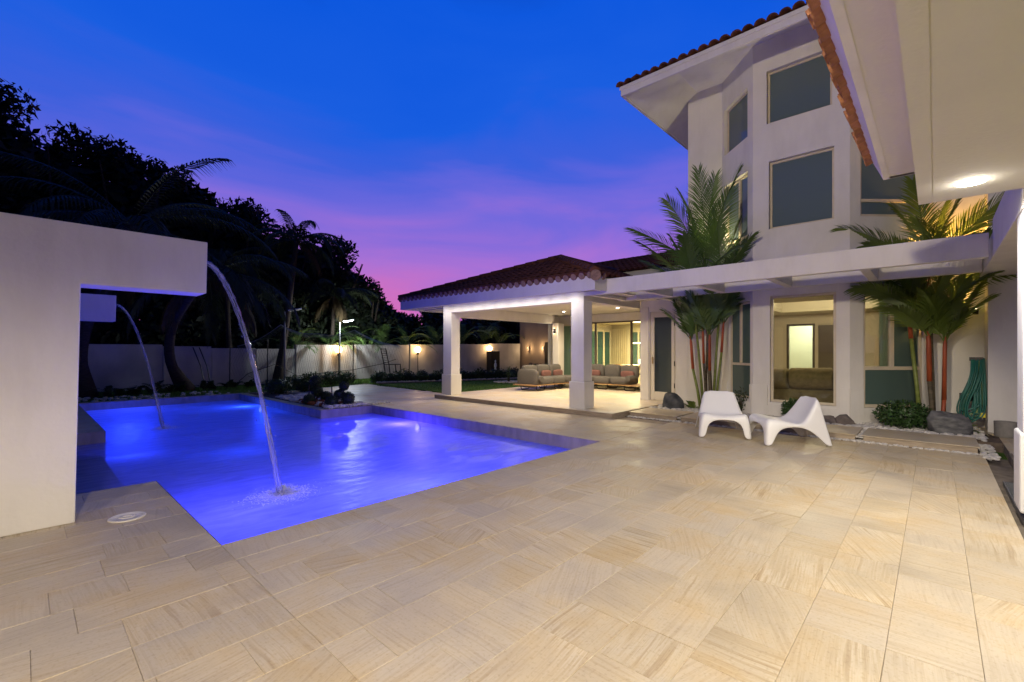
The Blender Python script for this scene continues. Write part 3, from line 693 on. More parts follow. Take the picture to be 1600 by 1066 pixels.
rp.add([(EU-.03, EV0-.03, ez), (EU-.03, EV1+.03, ez), (ax, ay, az), (15.5, ay, az), (15.5, EV0-.03, ez), (15.5, EV1+.03, ez)],
       [(0, 2, 1), (0, 4, 3, 2), (1, 2, 3, 5)])
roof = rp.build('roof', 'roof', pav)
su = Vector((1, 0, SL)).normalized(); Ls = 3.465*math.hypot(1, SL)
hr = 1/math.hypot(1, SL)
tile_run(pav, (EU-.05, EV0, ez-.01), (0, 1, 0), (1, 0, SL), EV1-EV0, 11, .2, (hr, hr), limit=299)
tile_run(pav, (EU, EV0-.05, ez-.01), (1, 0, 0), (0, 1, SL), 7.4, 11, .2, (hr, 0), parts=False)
hc = MB()
for (cx, cy) in ((EU-.03, EV0-.03), (EU-.03, EV1+.03)):
    n_ = 14
    for i in range(n_):
        p = Vector((cx, cy, ez+.06)).lerp(Vector((ax, ay, az+.06)), i/n_); q = Vector((cx, cy, ez+.06)).lerp(Vector((ax, ay, az+.06)), (i+1.15)/n_)
        hc.tube([p, q], [.105, .085], 8)
hc.tube([(ax, ay, az+.06), (15.4, ay, az+.06)], .09, 8)
hc.build('ridge_caps', 'roof', pav, smooth=True)
mo = MB()
k = 0
while (k+.5)*.2 < EV1-EV0:
    y = EV0+(k+.5)*.2; mo.tube([(EU-.035, y, ez+.005), (EU+.02, y, ez+.015)], [.074, .074], 10); k += 1
k = 0
while (k+.5)*.2 < .45:
    x = EU+(k+.5)*.2; mo.tube([(x, EV0-.035, ez+.005), (x, EV0+.02, ez+.015)], [.074, .074], 10); k += 1
mo.tube([(EU-.06, EV0-.06, ez-.02), (EU+.06, EV0+.06, ez+.02)], [.11, .10], 12); mo.box(EU-.03, EU+.10, EV0-.03, EV0+.08, ez-.05, ez+.06)
mo.build('mortar_ends', 'mortar', pav)
# eave spotlights in the soffit
for y in (5.85, 6.3, 6.75, 7.2, 7.65, 8.1, 8.55, 9.0, 9.45, 9.9, 10.35):
    f = MB(); f.lathe([(.018, -.004), (.018, 0)], 12, (8.05, y, 2.718)); fo = f.build('downlight', 'glow_white', pav)
    lamp('SPOT', (8.05, y, 2.70), 19, (1, .94, .85), .10, (8.30, y, 1.6), 165, 1, fo)
for (x, y) in ((10.2, 7.0), (10.2, 9.2), (12.2, 7.0), (12.2, 9.0)):
    f = MB(); f.lathe([(.035, -.004), (.035, 0)], 16, (x, y, 2.668)); fo = f.build('downlight', 'glow_white', pav)
    lamp('SPOT', (x, y, 2.64), 200, (1, .82, .56), .05, (x, y, 0), 150, .6, fo)

# ================================================================== PERGOLA
per = thing('pergola', 'long white plaster pergola frame running from the pavilion roof to the porch', 'pergola', (8.4, 2, 0))
b = MB(); b.box(8.31, 8.43, -.50, 5.10, 2.575, 2.885); b.box(8.31, 8.43, 5.10, 5.60, 2.575, 2.66); b.build('outer_beam', 'stucco2', per, bevel=.006)
b = MB(); b.box(9.78, 9.90, -.52, 5.60, 2.575, 2.885); b.build('inner_beam', 'stucco2', per, bevel=.006)
for y in (.76, 2.01, 3.21, 4.30, 5.45):
    b = MB(); b.box(8.432, 9.778, y-.06, y+.06, 2.578, 2.86 if y < 5 else 2.66); b.build('cross_beam', 'stucco2', per, bevel=.006)
b = MB(); b.box(9.902, 11.0, 4.55, 4.67, 2.578, 2.86); b.build('cross_beam', 'stucco2', per, bevel=.006)

# ================================================================== HOUSE
hs = thing('house', 'white three storey villa with polygonal window bay and overhanging tiled eaves', 'house', (11, 2, 0))
TH = .22
P0, P1, P2, P3, P4, P5 = (11.0, 5.62), (11.0, 3.60), (10.1, 2.71), (10.1, 1.12), (11.2, .02), (11.2, -1.2)
TOPZ = 7.62
d01 = 5.62
w0 = MB(); wall(w0, (11.0, 5.62), (11.0, 4.395), .05, 2.9, TH, [(.24, .93, .10, 2.37)]); w0.build('door_wall', 'stucco', hs)
w1 = MB(); wall(w1, (11.0, 4.39), P1, .05, TOPZ, TH); w1.build('wall', 'stucco', hs)
w2 = MB()
F1 = math.dist(P1, P2)
def sP(pt, p): return math.dist(pt, p)
wl = [( sP((10.77, 3.38), P1), sP((10.17, 2.78), P1), .39, 2.41), (.09, sP((10.24, 2.85), P1), 3.45, 5.12), (.09, sP((10.24, 2.85), P1), 5.83, 6.86)]
wall(w2, P1, P2, .05, TOPZ, TH, wl); w2.build('wall', 'stucco', hs)
w3 = MB()
ys = lambda v: P2[1]-v
wf = [(ys(2.40), ys(1.32), .37, 2.47), (ys(2.42), ys(1.35), 3.80, 5.14), (ys(2.46), ys(1.38), 5.90, 6.95)]
wall(w3, P2, P3, .05, TOPZ, TH, wf); w3.build('wall', 'stucco', hs)
w4 = MB()
sr = lambda p: math.dist(p, P3)
wr = [(sr((10.28, .94)), sr((11.07, .15)), .36, 2.46), (sr((10.24, .98)), sr((11.10, .12)), 3.80, 4.95), (sr((10.24, .98)), sr((11.10, .12)), 5.90, 6.95)]
wall(w4, P3, P4, .05, TOPZ, TH, wr); w4.build('wall', 'stucco', hs)
w5 = MB(); wall(w5, P4, (11.2, -4), .05, TOPZ, TH, [(.9, 1.8, 3.6, 5.0)]); w5.build('wall', 'stucco', hs)
w6 = MB(); wall(w6, (15.0, 4.39), (11.0+TH, 4.39), 2.9, TOPZ, TH); w6.build('wall', 'stucco', hs)
pr = MB(); pr.box(10.56, 11.19, -.62, -4.0, .03, 2.56); pr.build('porch_pier', 'stucco2', hs, bevel=.008)
pr = MB(); pr.box(10.56, 11.19, -.62, -4.0, 2.575, 4.3); pr.build('upper_pier', 'stucco2', hs, bevel=.008)
# plinth band (wainscot) proud of the walls
pl = MB()
def band(p, q, a=0, b=None, zt=.70, z0=.05, t=.03):
    p, q = Vector((*p, 0)), Vector((*q, 0)); L = (q-p).length; d = (q-p)/L; n_ = Vector((d.y, -d.x, 0)); b = L if b is None else b
    pl = MB(); pl.obox(p+d*a+Vector((0, 0, z0)), d*(b-a), n_*t, Vector((0, 0, zt-z0)))
    pl.build('plinth', 'stucco', hs)
band((11.0, 4.69), P1); band(P1, P2, 0, wl[0][0]-.03); band(P1, P2, wl[0][1]+.02); band(P2, P3, -.012, wf[0][0]-.04); band(P2, P3, wf[0][1]+.06, None); band(P3, P4, -.01, wr[0][0]-.02); band(P4, P5, .02); band(P1, P2, wl[0][0]-.03, wl[0][1]+.02, .33); band(P2, P3, wf[0][0]-.04, wf[0][1]+.06, .31)
# windows
window(hs, P1, P2, *wl[0], mull=[((wl[0][0]+wl[0][1])/2, 1.13, 2.38)], rails=[1.1], panes=['bandglass']*3, inset=.03, fw=.045)
window(hs, P1, P2, *wl[1], mull=[((wl[1][0]+wl[1][1])/2+.05, 3.5, 5.1)], rails=[3.8], glass='film', inset=.07, fw=.045)
window(hs, P1, P2, *wl[2], glass='film', inset=.07, fw=.045)
window(hs, P2, P3, *wf[0], glass='clear', inset=.05, fw=.045)
window(hs, P2, P3, *wf[1], glass='film', inset=.08, fw=.04)
window(hs, P2, P3, *wf[2], glass='film', inset=.08, fw=.04)
m4 = sr((10.67, .55))
window(hs, P3, P4, *wr[0], mull=[(m4, 1.09, 2.44)], rails=[1.07], panes=['bandglass', 'clear', 'bandglass'], inset=.03, fw=.055)
window(hs, P3, P4, *wr[1], rails=[4.1], glass='film', inset=.04, fw=.05)
window(hs, P3, P4, *wr[2], glass='film', inset=.08, fw=.05)
# frosted entrance door
dz0, dz1 = .10, 2.37
dm = MB(); s0, s1 = .24, .93
f = window(hs, (11.0, 5.62), (11.0, 4.395), s0, s1, dz0, dz1, glass='frosted', inset=.02, fw=.035, name='door', fm='doorwhite')
db = MB(); y0, y1 = 5.62-s0-.04, 5.62-s1+.04
for (a, b_, c_, d_) in ((y0, y0-.08, dz0+.04, dz1-.04), (y1+.08, y1, dz0+.04, dz1-.04), (y0-.08, y1+.08, dz0+.04, dz0+.24), (y0-.08, y1+.08, dz1-.14, dz1-.04)):
    db.box(11.005, 11.04, min(a, b_), max(a, b_), c_, d_)
db.build('door_leaf', 'doorwhite', f, bevel=.004)
hb = MB(); hb.box(10.985, 11.005, y0-.055, y0-.02, 1.05, 1.22); hb.tube([(10.985, y0-.037, 1.17), (10.95, y0-.037, 1.17), (10.95, y0-.11, 1.165)], .008, 8); hb.build('handle', 'brass', f)
hb = MB()
for z in (.45, 1.0, 2.0): hb.box(10.985, 11.0, y1-.012, y1+.006, z, z+.12)
hb.build('hinge', 'metal', f)
# tower roof : soffit ring, flat soffit, fascia, tiles
ex0, ey1, ey0, ex1 = 9.05, 5.07, -1.6, 16.0; sz = 7.02
def ring(mb, o, i_, z0, z1):
    (a, b, c, d), (e, f_, g_, h) = o, i_
    P = [(a, c, z0), (b, c, z0), (b, d, z0), (a, d, z0)]; Q = [(e, g_, z1), (f_, g_, z1), (f_, h, z1), (e, h, z1)]
    mb.add(P+Q, [(k, 4+k, 4+(k+1)%4, (k+1)%4) for k in range(4)]+[(4, 7, 6, 5)])
sf = MB(); ring(sf, (ex0, ex1, ey0, ey1), (ex0+.9, ex1-.9, ey0+.9, ey1-.9), sz, sz+.54); sf.build('soffit', 'stucco2', hs)
fb = MB()
fb.box(ex0-.03, ex0+.03, ey0, ey1+.03, sz-.005, sz+.20); fb.box(ex0+.03, ex1, ey1-.03, ey1+.03, sz-.005, sz+.20); fb.box(ex0-.05, ex0-.03, ey0, ey1+.05, sz+.12, sz+.2)
fb.build('fascia', 'stucco2', hs, bevel=.008)
rf = MB(); cx_, cy_ = (ex0+ex1)/2, (ey0+ey1)/2; tz = sz+.205
rf.add([(ex0-.05, ey0, tz), (ex0-.05, ey1+.05, tz), (ex1, ey1+.05, tz), (ex1, ey0, tz), (ex0+3.3, cy_, tz+1.3), (ex1-3.3, cy_, tz+1.3)], [(0, 4, 1), (1, 4, 5, 2), (2, 5, 3), (3, 5, 4, 0)])
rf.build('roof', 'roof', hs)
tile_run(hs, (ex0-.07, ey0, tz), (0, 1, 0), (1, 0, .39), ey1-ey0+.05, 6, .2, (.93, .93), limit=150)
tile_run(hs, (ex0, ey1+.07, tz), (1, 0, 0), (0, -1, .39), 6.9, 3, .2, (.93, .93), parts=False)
# low wing behind the pavilion: wall, eave, tiles
wg = thing('house_wing', 'low tiled wing of the villa rising behind the pavilion roof', 'house wing', (16, 7, 0))
b = MB(); b.box(15.2, 22, 4.6, 11.8, 2.72, 4.0); b.build('wall', 'int_warm', wg)
b = MB(); b.box(14.62, 15.2, 1.5, 12.3, 3.92, 3.95); b.box(14.60, 14.66, 1.5, 12.3, 3.90, 4.17); b.build('fascia', 'stucco2', wg)
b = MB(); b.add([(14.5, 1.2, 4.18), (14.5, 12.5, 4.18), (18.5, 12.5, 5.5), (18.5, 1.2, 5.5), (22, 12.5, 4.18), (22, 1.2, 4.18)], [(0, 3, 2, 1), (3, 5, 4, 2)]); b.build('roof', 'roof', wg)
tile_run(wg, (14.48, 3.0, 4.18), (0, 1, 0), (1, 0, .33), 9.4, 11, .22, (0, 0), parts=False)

# ---- back wall of the terrace with glass sliders, dining room behind
bw = MB(); BX = 13.9
p, q = (BX, 10.5), (BX, 5.3)
op = [(.12, .60, .11, 2.36), (.95, 5.1, .11, 2.40)]
wall(bw, p, q, .05, 2.66, .2, op); bw.build('terrace_wall', 'stucco', hs)
b = MB(); b.box(13.05, 13.38, 9.86, 10.13, .10, 2.36); b.build('terrace_pier', 'stucco2', hs, bevel=.006)
b = MB(); b.box(13.38, 13.9, 10.47, 10.6, .10, 2.66); b.build('terrace_return_wall', 'stucco', hs)
b = MB(); b.box(10.985, 11.26, 5.41, 5.64, .10, 2.50); b.build('terrace_end_pier', 'stucco2', hs, bevel=.006)
b = MB(); b.box(11.26, 13.9, 5.32, 5.40, .10, 2.66); b.build('terrace_side_wall', 'stucco2', hs)
window(hs, p, q, *op[0], glass='bandglass', inset=.04, fw=.06, name='side_door')
window(hs, p, q, *op[1], mull=[(1.62, .16, 2.35), (3.02, .16, 2.35), (4.4, .16, 2.35)], glass='clear', inset=.04, fw=.05, name='glass_slider', fm='frame_dark')
rm = MB(); X0, X1, Y0, Y1 = 14.12, 18.6, 4.25, 11.0
rm.box(X0, X1, Y0, Y1, .0, .1); fl = rm.build('dining_floor', 'int_floor', hs)
rm = MB(); rm.box(X0, X1, Y0-.1, Y0, .1, 2.55); rm.box(X0, X1, Y1, Y1+.1, .1, 2.55); rm.box(X1, X1+.1, Y0-.1, Y1+.1, .1, 2.55); rm.box(X0, X1+.1, Y0-.1, Y1+.1, 2.551, 2.62); rm.build('dining_walls', 'int_cream', hs)
# inner sliding doors with dark glass, curtains, far window
window(hs, (16.5, Y1), (X1, Y1), .1, 1.95, .12, 2.3, mull=[(.75, .16, 2.26), (1.35, .16, 2.26)], glass='teal', inset=-.07, fw=.075, name='inner_slider', fm='int_cream')
window(hs, (X1, 10.0), (X1, 9.2), .02, .78, .6, 2.25, mull=[(.4, .65, 2.2)], glass='teal', inset=-.07, fw=.05, name='far_window', fm='int_cream')
cu = MB(); n_ = 44
pts = [(X1-.18+.035*math.sin(i*1.25), 10.95-.85*i/n_) for i in range(n_+1)]
for i in range(n_): cu.add([(pts[i][0], pts[i][1], .13), (pts[i+1][0], pts[i+1][1], .13), (pts[i+1][0], pts[i+1][1], 2.35), (pts[i][0], pts[i][1], 2.35)], [(0, 1, 2, 3)])
tag(cu.build('curtain', 'curtain', smooth=True), 'cream pleated curtain on the far dining room wall', 'curtain')
fo = MB(); fo.box(15.8, 17.2, 7.6, 9.0, 2.53, 2.548); fo = fo.build('ceiling_light', 'glow_int', hs)
lamp('AREA', (16.5, 8.3, 2.5), 520, (1, .82, .48), 1.4, (16.5, 8.3, 0), parent=fo)
def dining_chair(name='dining_chair'):
    t = thing(name, 'wooden dining chair beside the glass slider', 'chair', group='wooden dining chairs')
    for sx in (-.2, .2):
        for sy in (-.2, .2):
            m_ = MB(); m_.tube([(sx*1.1, sy*1.1, 0), (sx, sy, .45 if sy < 0 else .72)], .016, 6); o = bpy.data.objects.new('leg', m_.mesh('leg', 'teak')); COL.objects.link(o); o.parent = t
    m_ = MB(); m_.blob((0, 0, .46), (.23, .23, .04), 16, 6, sq=.5); o = bpy.data.objects.new('seat', m_.mesh('seat', 'curtain', True)); COL.objects.link(o); o.parent = t
    m_ = MB(); m_.tube([(-.23, -.16, .66), (-.22, .12, .70), (-.1, .22, .73), (.1, .22, .73), (.22, .12, .70), (.23, -.16, .66)], .02, 8); o = bpy.data.objects.new('backrest', m_.mesh('backrest', 'teak', True)); COL.objects.link(o); o.parent = t
    return t
c0 = dining_chair()
labs = ['wooden dining chair with curved back, behind the glass just right of the outdoor sofa', 'wooden dining chair under the gold pendant at the right end of the glass slider',
        'wooden dining chair on the far side of the table', 'wooden dining chair at the near left corner of the table']
for i, (x, y, a) in enumerate([(14.9, 8.45, 2.9), (14.8, 7.7, 3.3), (16.7, 8.0, .2), (15.8, 9.1, -1.4)]):
    c = c0 if i == 0 else dup(c0); c.location = (x, y, .1); c.rotation_euler.z = a; c['label'] = labs[i]
tb = thing('dining_table', 'pale dining table seen through the glass slider', 'table', (15.8, 7.8, .1))
b = MB(); b.box(15.3, 16.25, 6.9, 8.7, .80, .84); b.build('tabletop', 'int_cream', tb, bevel=.01)
for (x, y) in ((15.4, 7.0), (16.15, 7.0), (15.4, 8.6), (16.15, 8.6)):
    b = MB(); b.box(x-.03, x+.03, y-.03, y+.03, .1, .80); b.build('leg', 'teak', tb)
tl_ = thing('table_lamp', 'small white globe lamp on the dining table', 'lamp', (15.5, 7.95, .84))
b = MB(); b.blob((15.5, 7.95, .98), .09, 14, 8); b.build('shade', 'glow_soft', tl_, smooth=True); b = MB(); b.lathe([(.05, 0), (.05, .01), (.012, .02), (.012, .1)], 14, (15.5, 7.95, .84)); b.build('base', 'white', tl_)
pe = thing('pendant_lamp', 'horizontal gold pendant lamp glowing over the dining table', 'lamp', (15.8, 8.0, 1.6))
b = MB(); b.tube([(15.8, 7.6, 1.66), (15.8, 8.4, 1.66)], .022, 8); b.build('bar', 'glow_int', pe); b = MB(); b.tube([(15.8, 8.0, 1.68), (15.8, 8.0, 2.54)], .006, 6); b.build('cable', 'brass', pe)

# ---- living room behind the front bay window
rm = MB(); lx0, lx1, ly0, ly1 = 10.35, 16.5, -1.1, 4.05
rm.box(lx0, lx1, ly0, ly1, .0, .08); rm.build('living_floor', 'int_floor', hs)
rm = MB(); rm.box(11.45, lx1, ly0-.1, ly0, .08, 2.6); rm.box(11.3, lx1, ly1, ly1+.1, .08, 2.6)
rm.box(lx1, lx1+.1, ly0, 2.75, .08, 2.6); rm.box(lx1, lx1+.1, 2.75, 3.38, 2.15, 2.6); rm.box(lx1, lx1+.1, 3.38, ly1, .08, 2.6)
rm.build('living_walls', 'int_warm', hs)
rm = MB()  # tray ceiling: border lower, centre raised, shell stays inside the bay's facets
rm.prism([(11.25, 4.05), (11.25, 3.55), (10.33, 2.62), (10.33, 1.2), (11.4, .1), (11.4, -1.1), (12.0, -1.1), (12.0, 4.05)], 2.50, 2.58); rm.box(15.2, lx1, ly0, ly1, 2.50, 2.58); rm.box(12.0, 15.2, ly0, -.4, 2.50, 2.58); rm.box(12.0, 15.2, 3.3, ly1, 2.50, 2.58)
rm.box(12.0, 15.2, -.4, 3.3, 2.78, 2.84)
for (a, b_, c_, d_) in ((12.0, 12.02, -.4, 3.3), (15.18, 15.2, -.4, 3.3), (12.02, 15.18, -.4, -.38), (12.02, 15.18, 3.28, 3.3)): rm.box(a, b_, c_, d_, 2.581, 2.779)
rm.build('tray_ceiling', 'int_cream', hs)
b = MB(); b.box(lx1-.03, lx1-.001, 2.69, 2.75, .09, 2.21); b.box(lx1-.03, lx1-.001, 3.38, 3.44, .09, 2.21); b.box(lx1-.03, lx1-.001, 2.75, 3.38, 2.15, 2.21); b.build('doorway_frame', 'frame_dark', hs)
b = MB(); b.box(18.2, 18.3, .6, 4.1, .0, 2.7); b.box(16.6, 18.2, .6, .7, .08, 2.7); b.box(16.6, 18.2, 4.0, 4.1, .08, 2.7); b.box(16.6, 18.3, .6, 4.1, 2.701, 2.78); b.box(16.6, 18.2, .6, 4.1, .0, .079); b.build('hall_room', 'int_cream', hs)
fo = MB(); fo.box(17.1, 17.7, 2.7, 3.3, 2.68, 2.698); fo = fo.build('ceiling_light', 'glow_soft', hs); lamp('AREA', (17.4, 3.0, 2.65), 70, (.88, 1, .84), .6, (17.4, 3.0, 0), parent=fo)
b = MB(); b.box(16.47, 16.498, 2.22, 2.60, .1, 2.15); b.build('inner_door', 'frame_dark', hs)
for (x, y) in ((13.2, .8), (13.2, 2.2)):
    f_ = MB(); f_.lathe([(.06, -.01), (.06, 0)], 14, (x, y, 2.775)); fo = f_.build('downlight', 'glow_int', hs); lamp('POINT', (x, y, 2.62), 120, (1, .82, .58), .12, parent=fo)
cu = MB(); n_ = 30; Pa, Pb = Vector((10.82, .76, 0)), Vector((11.38, .20, 0))
pp = [Pa.lerp(Pb, i/n_)+Vector((.707, .707, 0))*.02*math.sin(i*1.9) for i in range(n_+1)]
for i in range(n_): cu.add([(pp[i].x, pp[i].y, .12), (pp[i+1].x, pp[i+1].y, .12), (pp[i+1].x, pp[i+1].y, 2.46), (pp[i].x, pp[i].y, 2.46)], [(0, 1, 2, 3)])
tag(cu.build('curtain', 'sheer', smooth=True), 'sheer grey green curtain behind the right half of the bay window', 'curtain')
so = thing('indoor_sofa', 'curved olive sofa inside the bay window of the living room', 'sofa', (12, 1.6, .08))
b = MB(); b.blob((12.1, 1.9, .42), (.55, 1.1, .2), 24, 10, sq=.4); b.build('seat', 'sofa2', so, smooth=True)
for k, pts_ in enumerate(([(11.52, 3.0, .74), (11.47, 2.35, .77)], [(11.47, 2.33, .78), (11.50, 1.55, .80)], [(11.50, 1.53, .80), (11.72, 1.02, .82), (12.05, .84, .82)], [(12.08, .83, .82), (12.8, .72, .80)])):
    b = MB(); b.tube(pts_, [.23]*len(pts_), 14); b.build('back_cushion', 'sofa2', so, smooth=True, bevel=.04)
b = MB(); b.blob((13.5, 1.5, .45), (.45, 1.1, .36), 20, 10, sq=.35); b.build('far_section', 'sofa2', so, smooth=True)
b = MB(); b.box(11.45, 12.7, .62, 3.05, .09, .56); b.build('base', 'sofa2', so, bevel=.05)
st_ = thing('wooden_stool', 'small wooden stool in the bright doorway behind the sofa', 'stool', (16.0, 2.7, .08))
b = MB(); b.box(15.8, 16.2, 2.5, 2.9, .78, .84); b.build('seat', 'teak', st_)
for (x, y) in ((15.85, 2.55), (16.15, 2.55), (15.85, 2.85), (16.15, 2.85)):
    b = MB(); b.box(x-.02, x+.02, y-.02, y+.02, .08, .78); b.build('leg', 'teak', st_)

# ================================================================== PORCH ROOF OVERHEAD (near right)
po = thing('porch_roof', 'cream porch ceiling and tiled eave overhanging the near right of the patio', 'porch roof', (4, -1, 0))
b = MB(); b.box(-5, 5.64, -5.0, .012, 2.74, 2.99); b.box(-5, 5.64, .018, .112, 2.74, 2.99); b.box(-5, 5.64, .012, .018, 2.746, 2.99)
b.build('ceiling_slab', 'soffit', po)
b = MB(); b.box(-5, 5.35, .112, .34, 2.955, 2.99); b.build('eave_soffit', 'soffit', po)
b = MB(); b.add([(-5, .30, 2.952), (5.36, .30, 2.952), (5.36, .345, 2.952), (-5, .345, 2.952), (-5, .30, 3.14), (5.36, .30, 3.14), (5.36, .425, 3.14), (-5, .425, 3.14)],
     [(0, 3, 2, 1), (4, 5, 6, 7), (3, 7, 6, 2), (1, 2, 6, 5), (0, 4, 7, 3)]); b.build('eave_cornice', 'stucco2', po)
b = MB(); b.box(5.30, 5.36, -2, .345, 2.955, 3.14); b.build('end_fascia', 'stucco2', po)
b = MB(); b.add([(-5, .42, 3.145), (5.38, .42, 3.145), (5.38, -3.5, 4.6), (-5, -3.5, 4.6)], [(0, 1, 2, 3)]); b.build('roof', 'roofnear', po)
bt = barrel(.075, .34, 7, .82, .016); btm = bt.mesh('roof_tile', 'roofnear', False)
u_ = Vector((0, -1, .37)).normalized()
x = 1.2
while x < 5.36:
    for c in range(3):
        for kind in (0, 1):
            p = Vector((x+(0 if kind == 0 else .075), .485-.0+R.uniform(-.012, .012), 3.125+(.045 if kind == 0 else .03)))+u_*(c*.26)
            d = u_+Vector((R.uniform(-.03, .03), 0, 0)); nrm = Vector((0, .37, 1)).normalized()
            mt = frame_mat(p, d, nrm if kind == 0 else -nrm)
            o = bpy.data.objects.new('roof_tile', btm); COL.objects.link(o); o.parent = po; mt.translation = p-po.location; o.matrix_local = mt
    x += .155
# beam from the porch to the pergola and the near column at the frame edge
b = MB(); b.box(5.66, 8.30, -.98, -.53, 2.575, 3.05); b.build('link_beam', 'stucco2', po, bevel=.006)
b = MB(); b.box(8.30, 10.55, -.98, -.53, 2.577, 2.885); b.build('link_beam', 'stucco2', po, bevel=.006)
c = MB(); c.box(5.66, 6.02, -.90, -.535, .71, 2.574); c.build('column', 'white', po, bevel=.01)
c = MB(); c.box(5.64, 6.04, -.92, -.515, .04, .71); c.build('column_plinth', 'white', po, bevel=.02)
def porch_light(x, y, pw, seen, col=(1, .90, .74)):
    f_ = MB(); f_.lathe([(.085, -.01), (.085, 0)], 24, (x, y, 2.7385)); fo = f_.build('downlight', 'glow_white', po)
    lamp('SPOT', (x, y, 2.70), pw, col, .06, (x, y, 0), 172, .35, parent=fo); lamp('POINT', (x, y, 2.70), pw*.012, col, .02, parent=fo)
porch_light(5.14, -.21, 260, True, (1, .93, .82))
for x_, y_, p_ in ((1.9, -.9, 230), (-.6, -.5, 520), (3.2, -3.0, 240), (-3.2, -.6, 560)): porch_light(x_, y_, p_, False, (1, .86, .65) if x_ < 1 else (1, .92, .78))
# invented floodlight and mast behind the camera, added to brighten the house front
t = thing('added_fill_light', 'unseen fill light on a mast behind the camera, added to brighten the house', 'floodlight', (-4.2, 1.3, 0))
b = MB(); b.tube([(-4.2, 1.3, 0), (-4.2, 1.3, 4.5)], .05, 10); b.build('mast', 'pole', t)
b = MB(); b.box(-4.22, -4.12, 1.1, 1.5, 4.5, 4.8); b.build('head', 'metal', t, bevel=.01)
b = MB(); b.box(-4.118, -4.112, 1.13, 1.47, 4.53, 4.77); b.build('lens', 'glow_white', t)
lamp('SPOT', (-4.05, 1.3, 4.65), 2300, (1, .86, .66), .25, (11, 2.6, 4.4), 75, 1, parent=t)

# ================================================================== BACK FENCE AND GARDEN LAMPS
fn = thing('garden_wall', 'long plastered boundary wall along the back of the garden', 'wall', (8, 21, 0))
for (x0, x1, z1) in [(-9, 1.4, 1.64), (1.405, 3.54, 1.60), (3.545, 5.09, 1.54), (5.095, 6.7, 1.47), (6.705, 8.33, 1.45), (8.335, 11.2, 1.64), (11.205, 14.4, 1.67), (14.405, 17.4, 1.71), (17.405, 20.4, 1.76), (20.405, 23.4, 1.82)]:
    b = MB(); b.box(x0, x1, 21.0, 21.2, -.05, z1); b.build('wall_panel', 'fence', fn)
    b = MB(); b.box(x0-.0+.02, x0+.06, 20.97, 20.999, -.05, z1-.01); b.build('pilaster', 'fence', fn)
nb = thing('neighbour_wall', 'tall tan wall with a dark slatted gate beyond the terrace', 'wall', (23.5, 16, 0))
b = MB(); b.box(23.6, 23.9, 9, 21.2, -.05, 3.6); b.build('wall_panel', 'tan', nb)
for i in range(5):
    b = MB(); b.box(23.5, 23.56, 14.4, 18.2, .3+i*.3, .52+i*.3); b.build('gate_slat', 'bark', nb)
def wall_globe(x, z, lab, stand=False):
    t = thing('globe_lamp', lab, 'garden lamp', (x, 20.85, z), 0, 'glowing globe lamps along the boundary wall')
    b = MB(); b.blob((x, 20.80, z), .16, 18, 12); b.build('globe', 'glow_warm', t, smooth=True)
    b = MB(); b.tube([(x, 20.80, z-.30), (x, 20.80, z-.15)], [.055, .075], 10); b.tube([(x, 20.80, z-.28), (x, 20.97, z-.28)], .02, 8); b.tube([(x, 20.8, z-.30), (x, 20.8, -.05)], .022, 8); b.build('stem', 'metal', t)
    lamp('POINT', (x, 20.70, z+.02), 70, (1, .62, .28), .14, parent=t)
wall_globe(10.25, 1.42, 'glowing globe lamp on a short stem beside the solar lamp pole')
wall_globe(14.78, 1.42, 'glowing globe lamp between the tall black chair and the pavilion column')
wall_globe(20.28, 1.50, 'glowing globe lamp above the dark pedestal, seen through the pavilion')
b = MB(); b.box(19.9, 20.7, 20.3, 20.7, -.05, 1.32); tag(b.build('pedestal', 'metal', bevel=.02), 'dark square pedestal under the globe lamp by the boundary wall', 'pedestal')
sg = thing('garden_statue', 'tiny pale figurine in front of the dark pedestal', 'statue', (20.1, 20.1, 0)); b = MB(); b.lathe([(.1, -.05), (.08, .1), (.05, .3), (.09, .42), (.07, .55), (.03, .62), (.055, .7), (.02, .78)], 10, (20.1, 20.1, 0)); b.build('figure', 'white', sg, smooth=True)
# wall sconces
def sconce(x, y, z, lab, pw, dx=0, dy=0, c=(1, .70, .36)):
    t = thing('wall_sconce', lab, 'wall lamp', (x, y, z), 0, 'small up and down wall sconces')
    b = MB(); b.tube([(x, y, z-.09), (x, y, z+.09)], .04, 12); b.build('body', 'metal', t)
    b = MB(); b.tube([(x, y, z+.092), (x, y, z+.096)], .03, 10); b.tube([(x, y, z-.096), (x, y, z-.092)], .03, 10); b.build('lens', 'glow_warm', t)
    lamp('POINT', (x+dx, y+dy, z+.02), pw, c, .04, parent=t)
sconce(13.0, 10.02, 2.08, 'up and down sconce on the white pier behind the sofa', 7, -.04, 0, (1, .86, .66))
sconce(23.45, 20.3, 1.5, 'small sconce lighting the corner where the tan wall meets the boundary wall', 16, -.1)
sconce(23.45, 19.0, 1.5, 'brighter sconce in the middle of the tan wall beyond the lawn', 26, -.1)
b = MB(); b.box(23.0, 23.4, 18.2, 18.5, 0, 1.9); tag(b.build('gate_post', 'metal'), 'dark post beside the sconces on the tan wall', 'post')
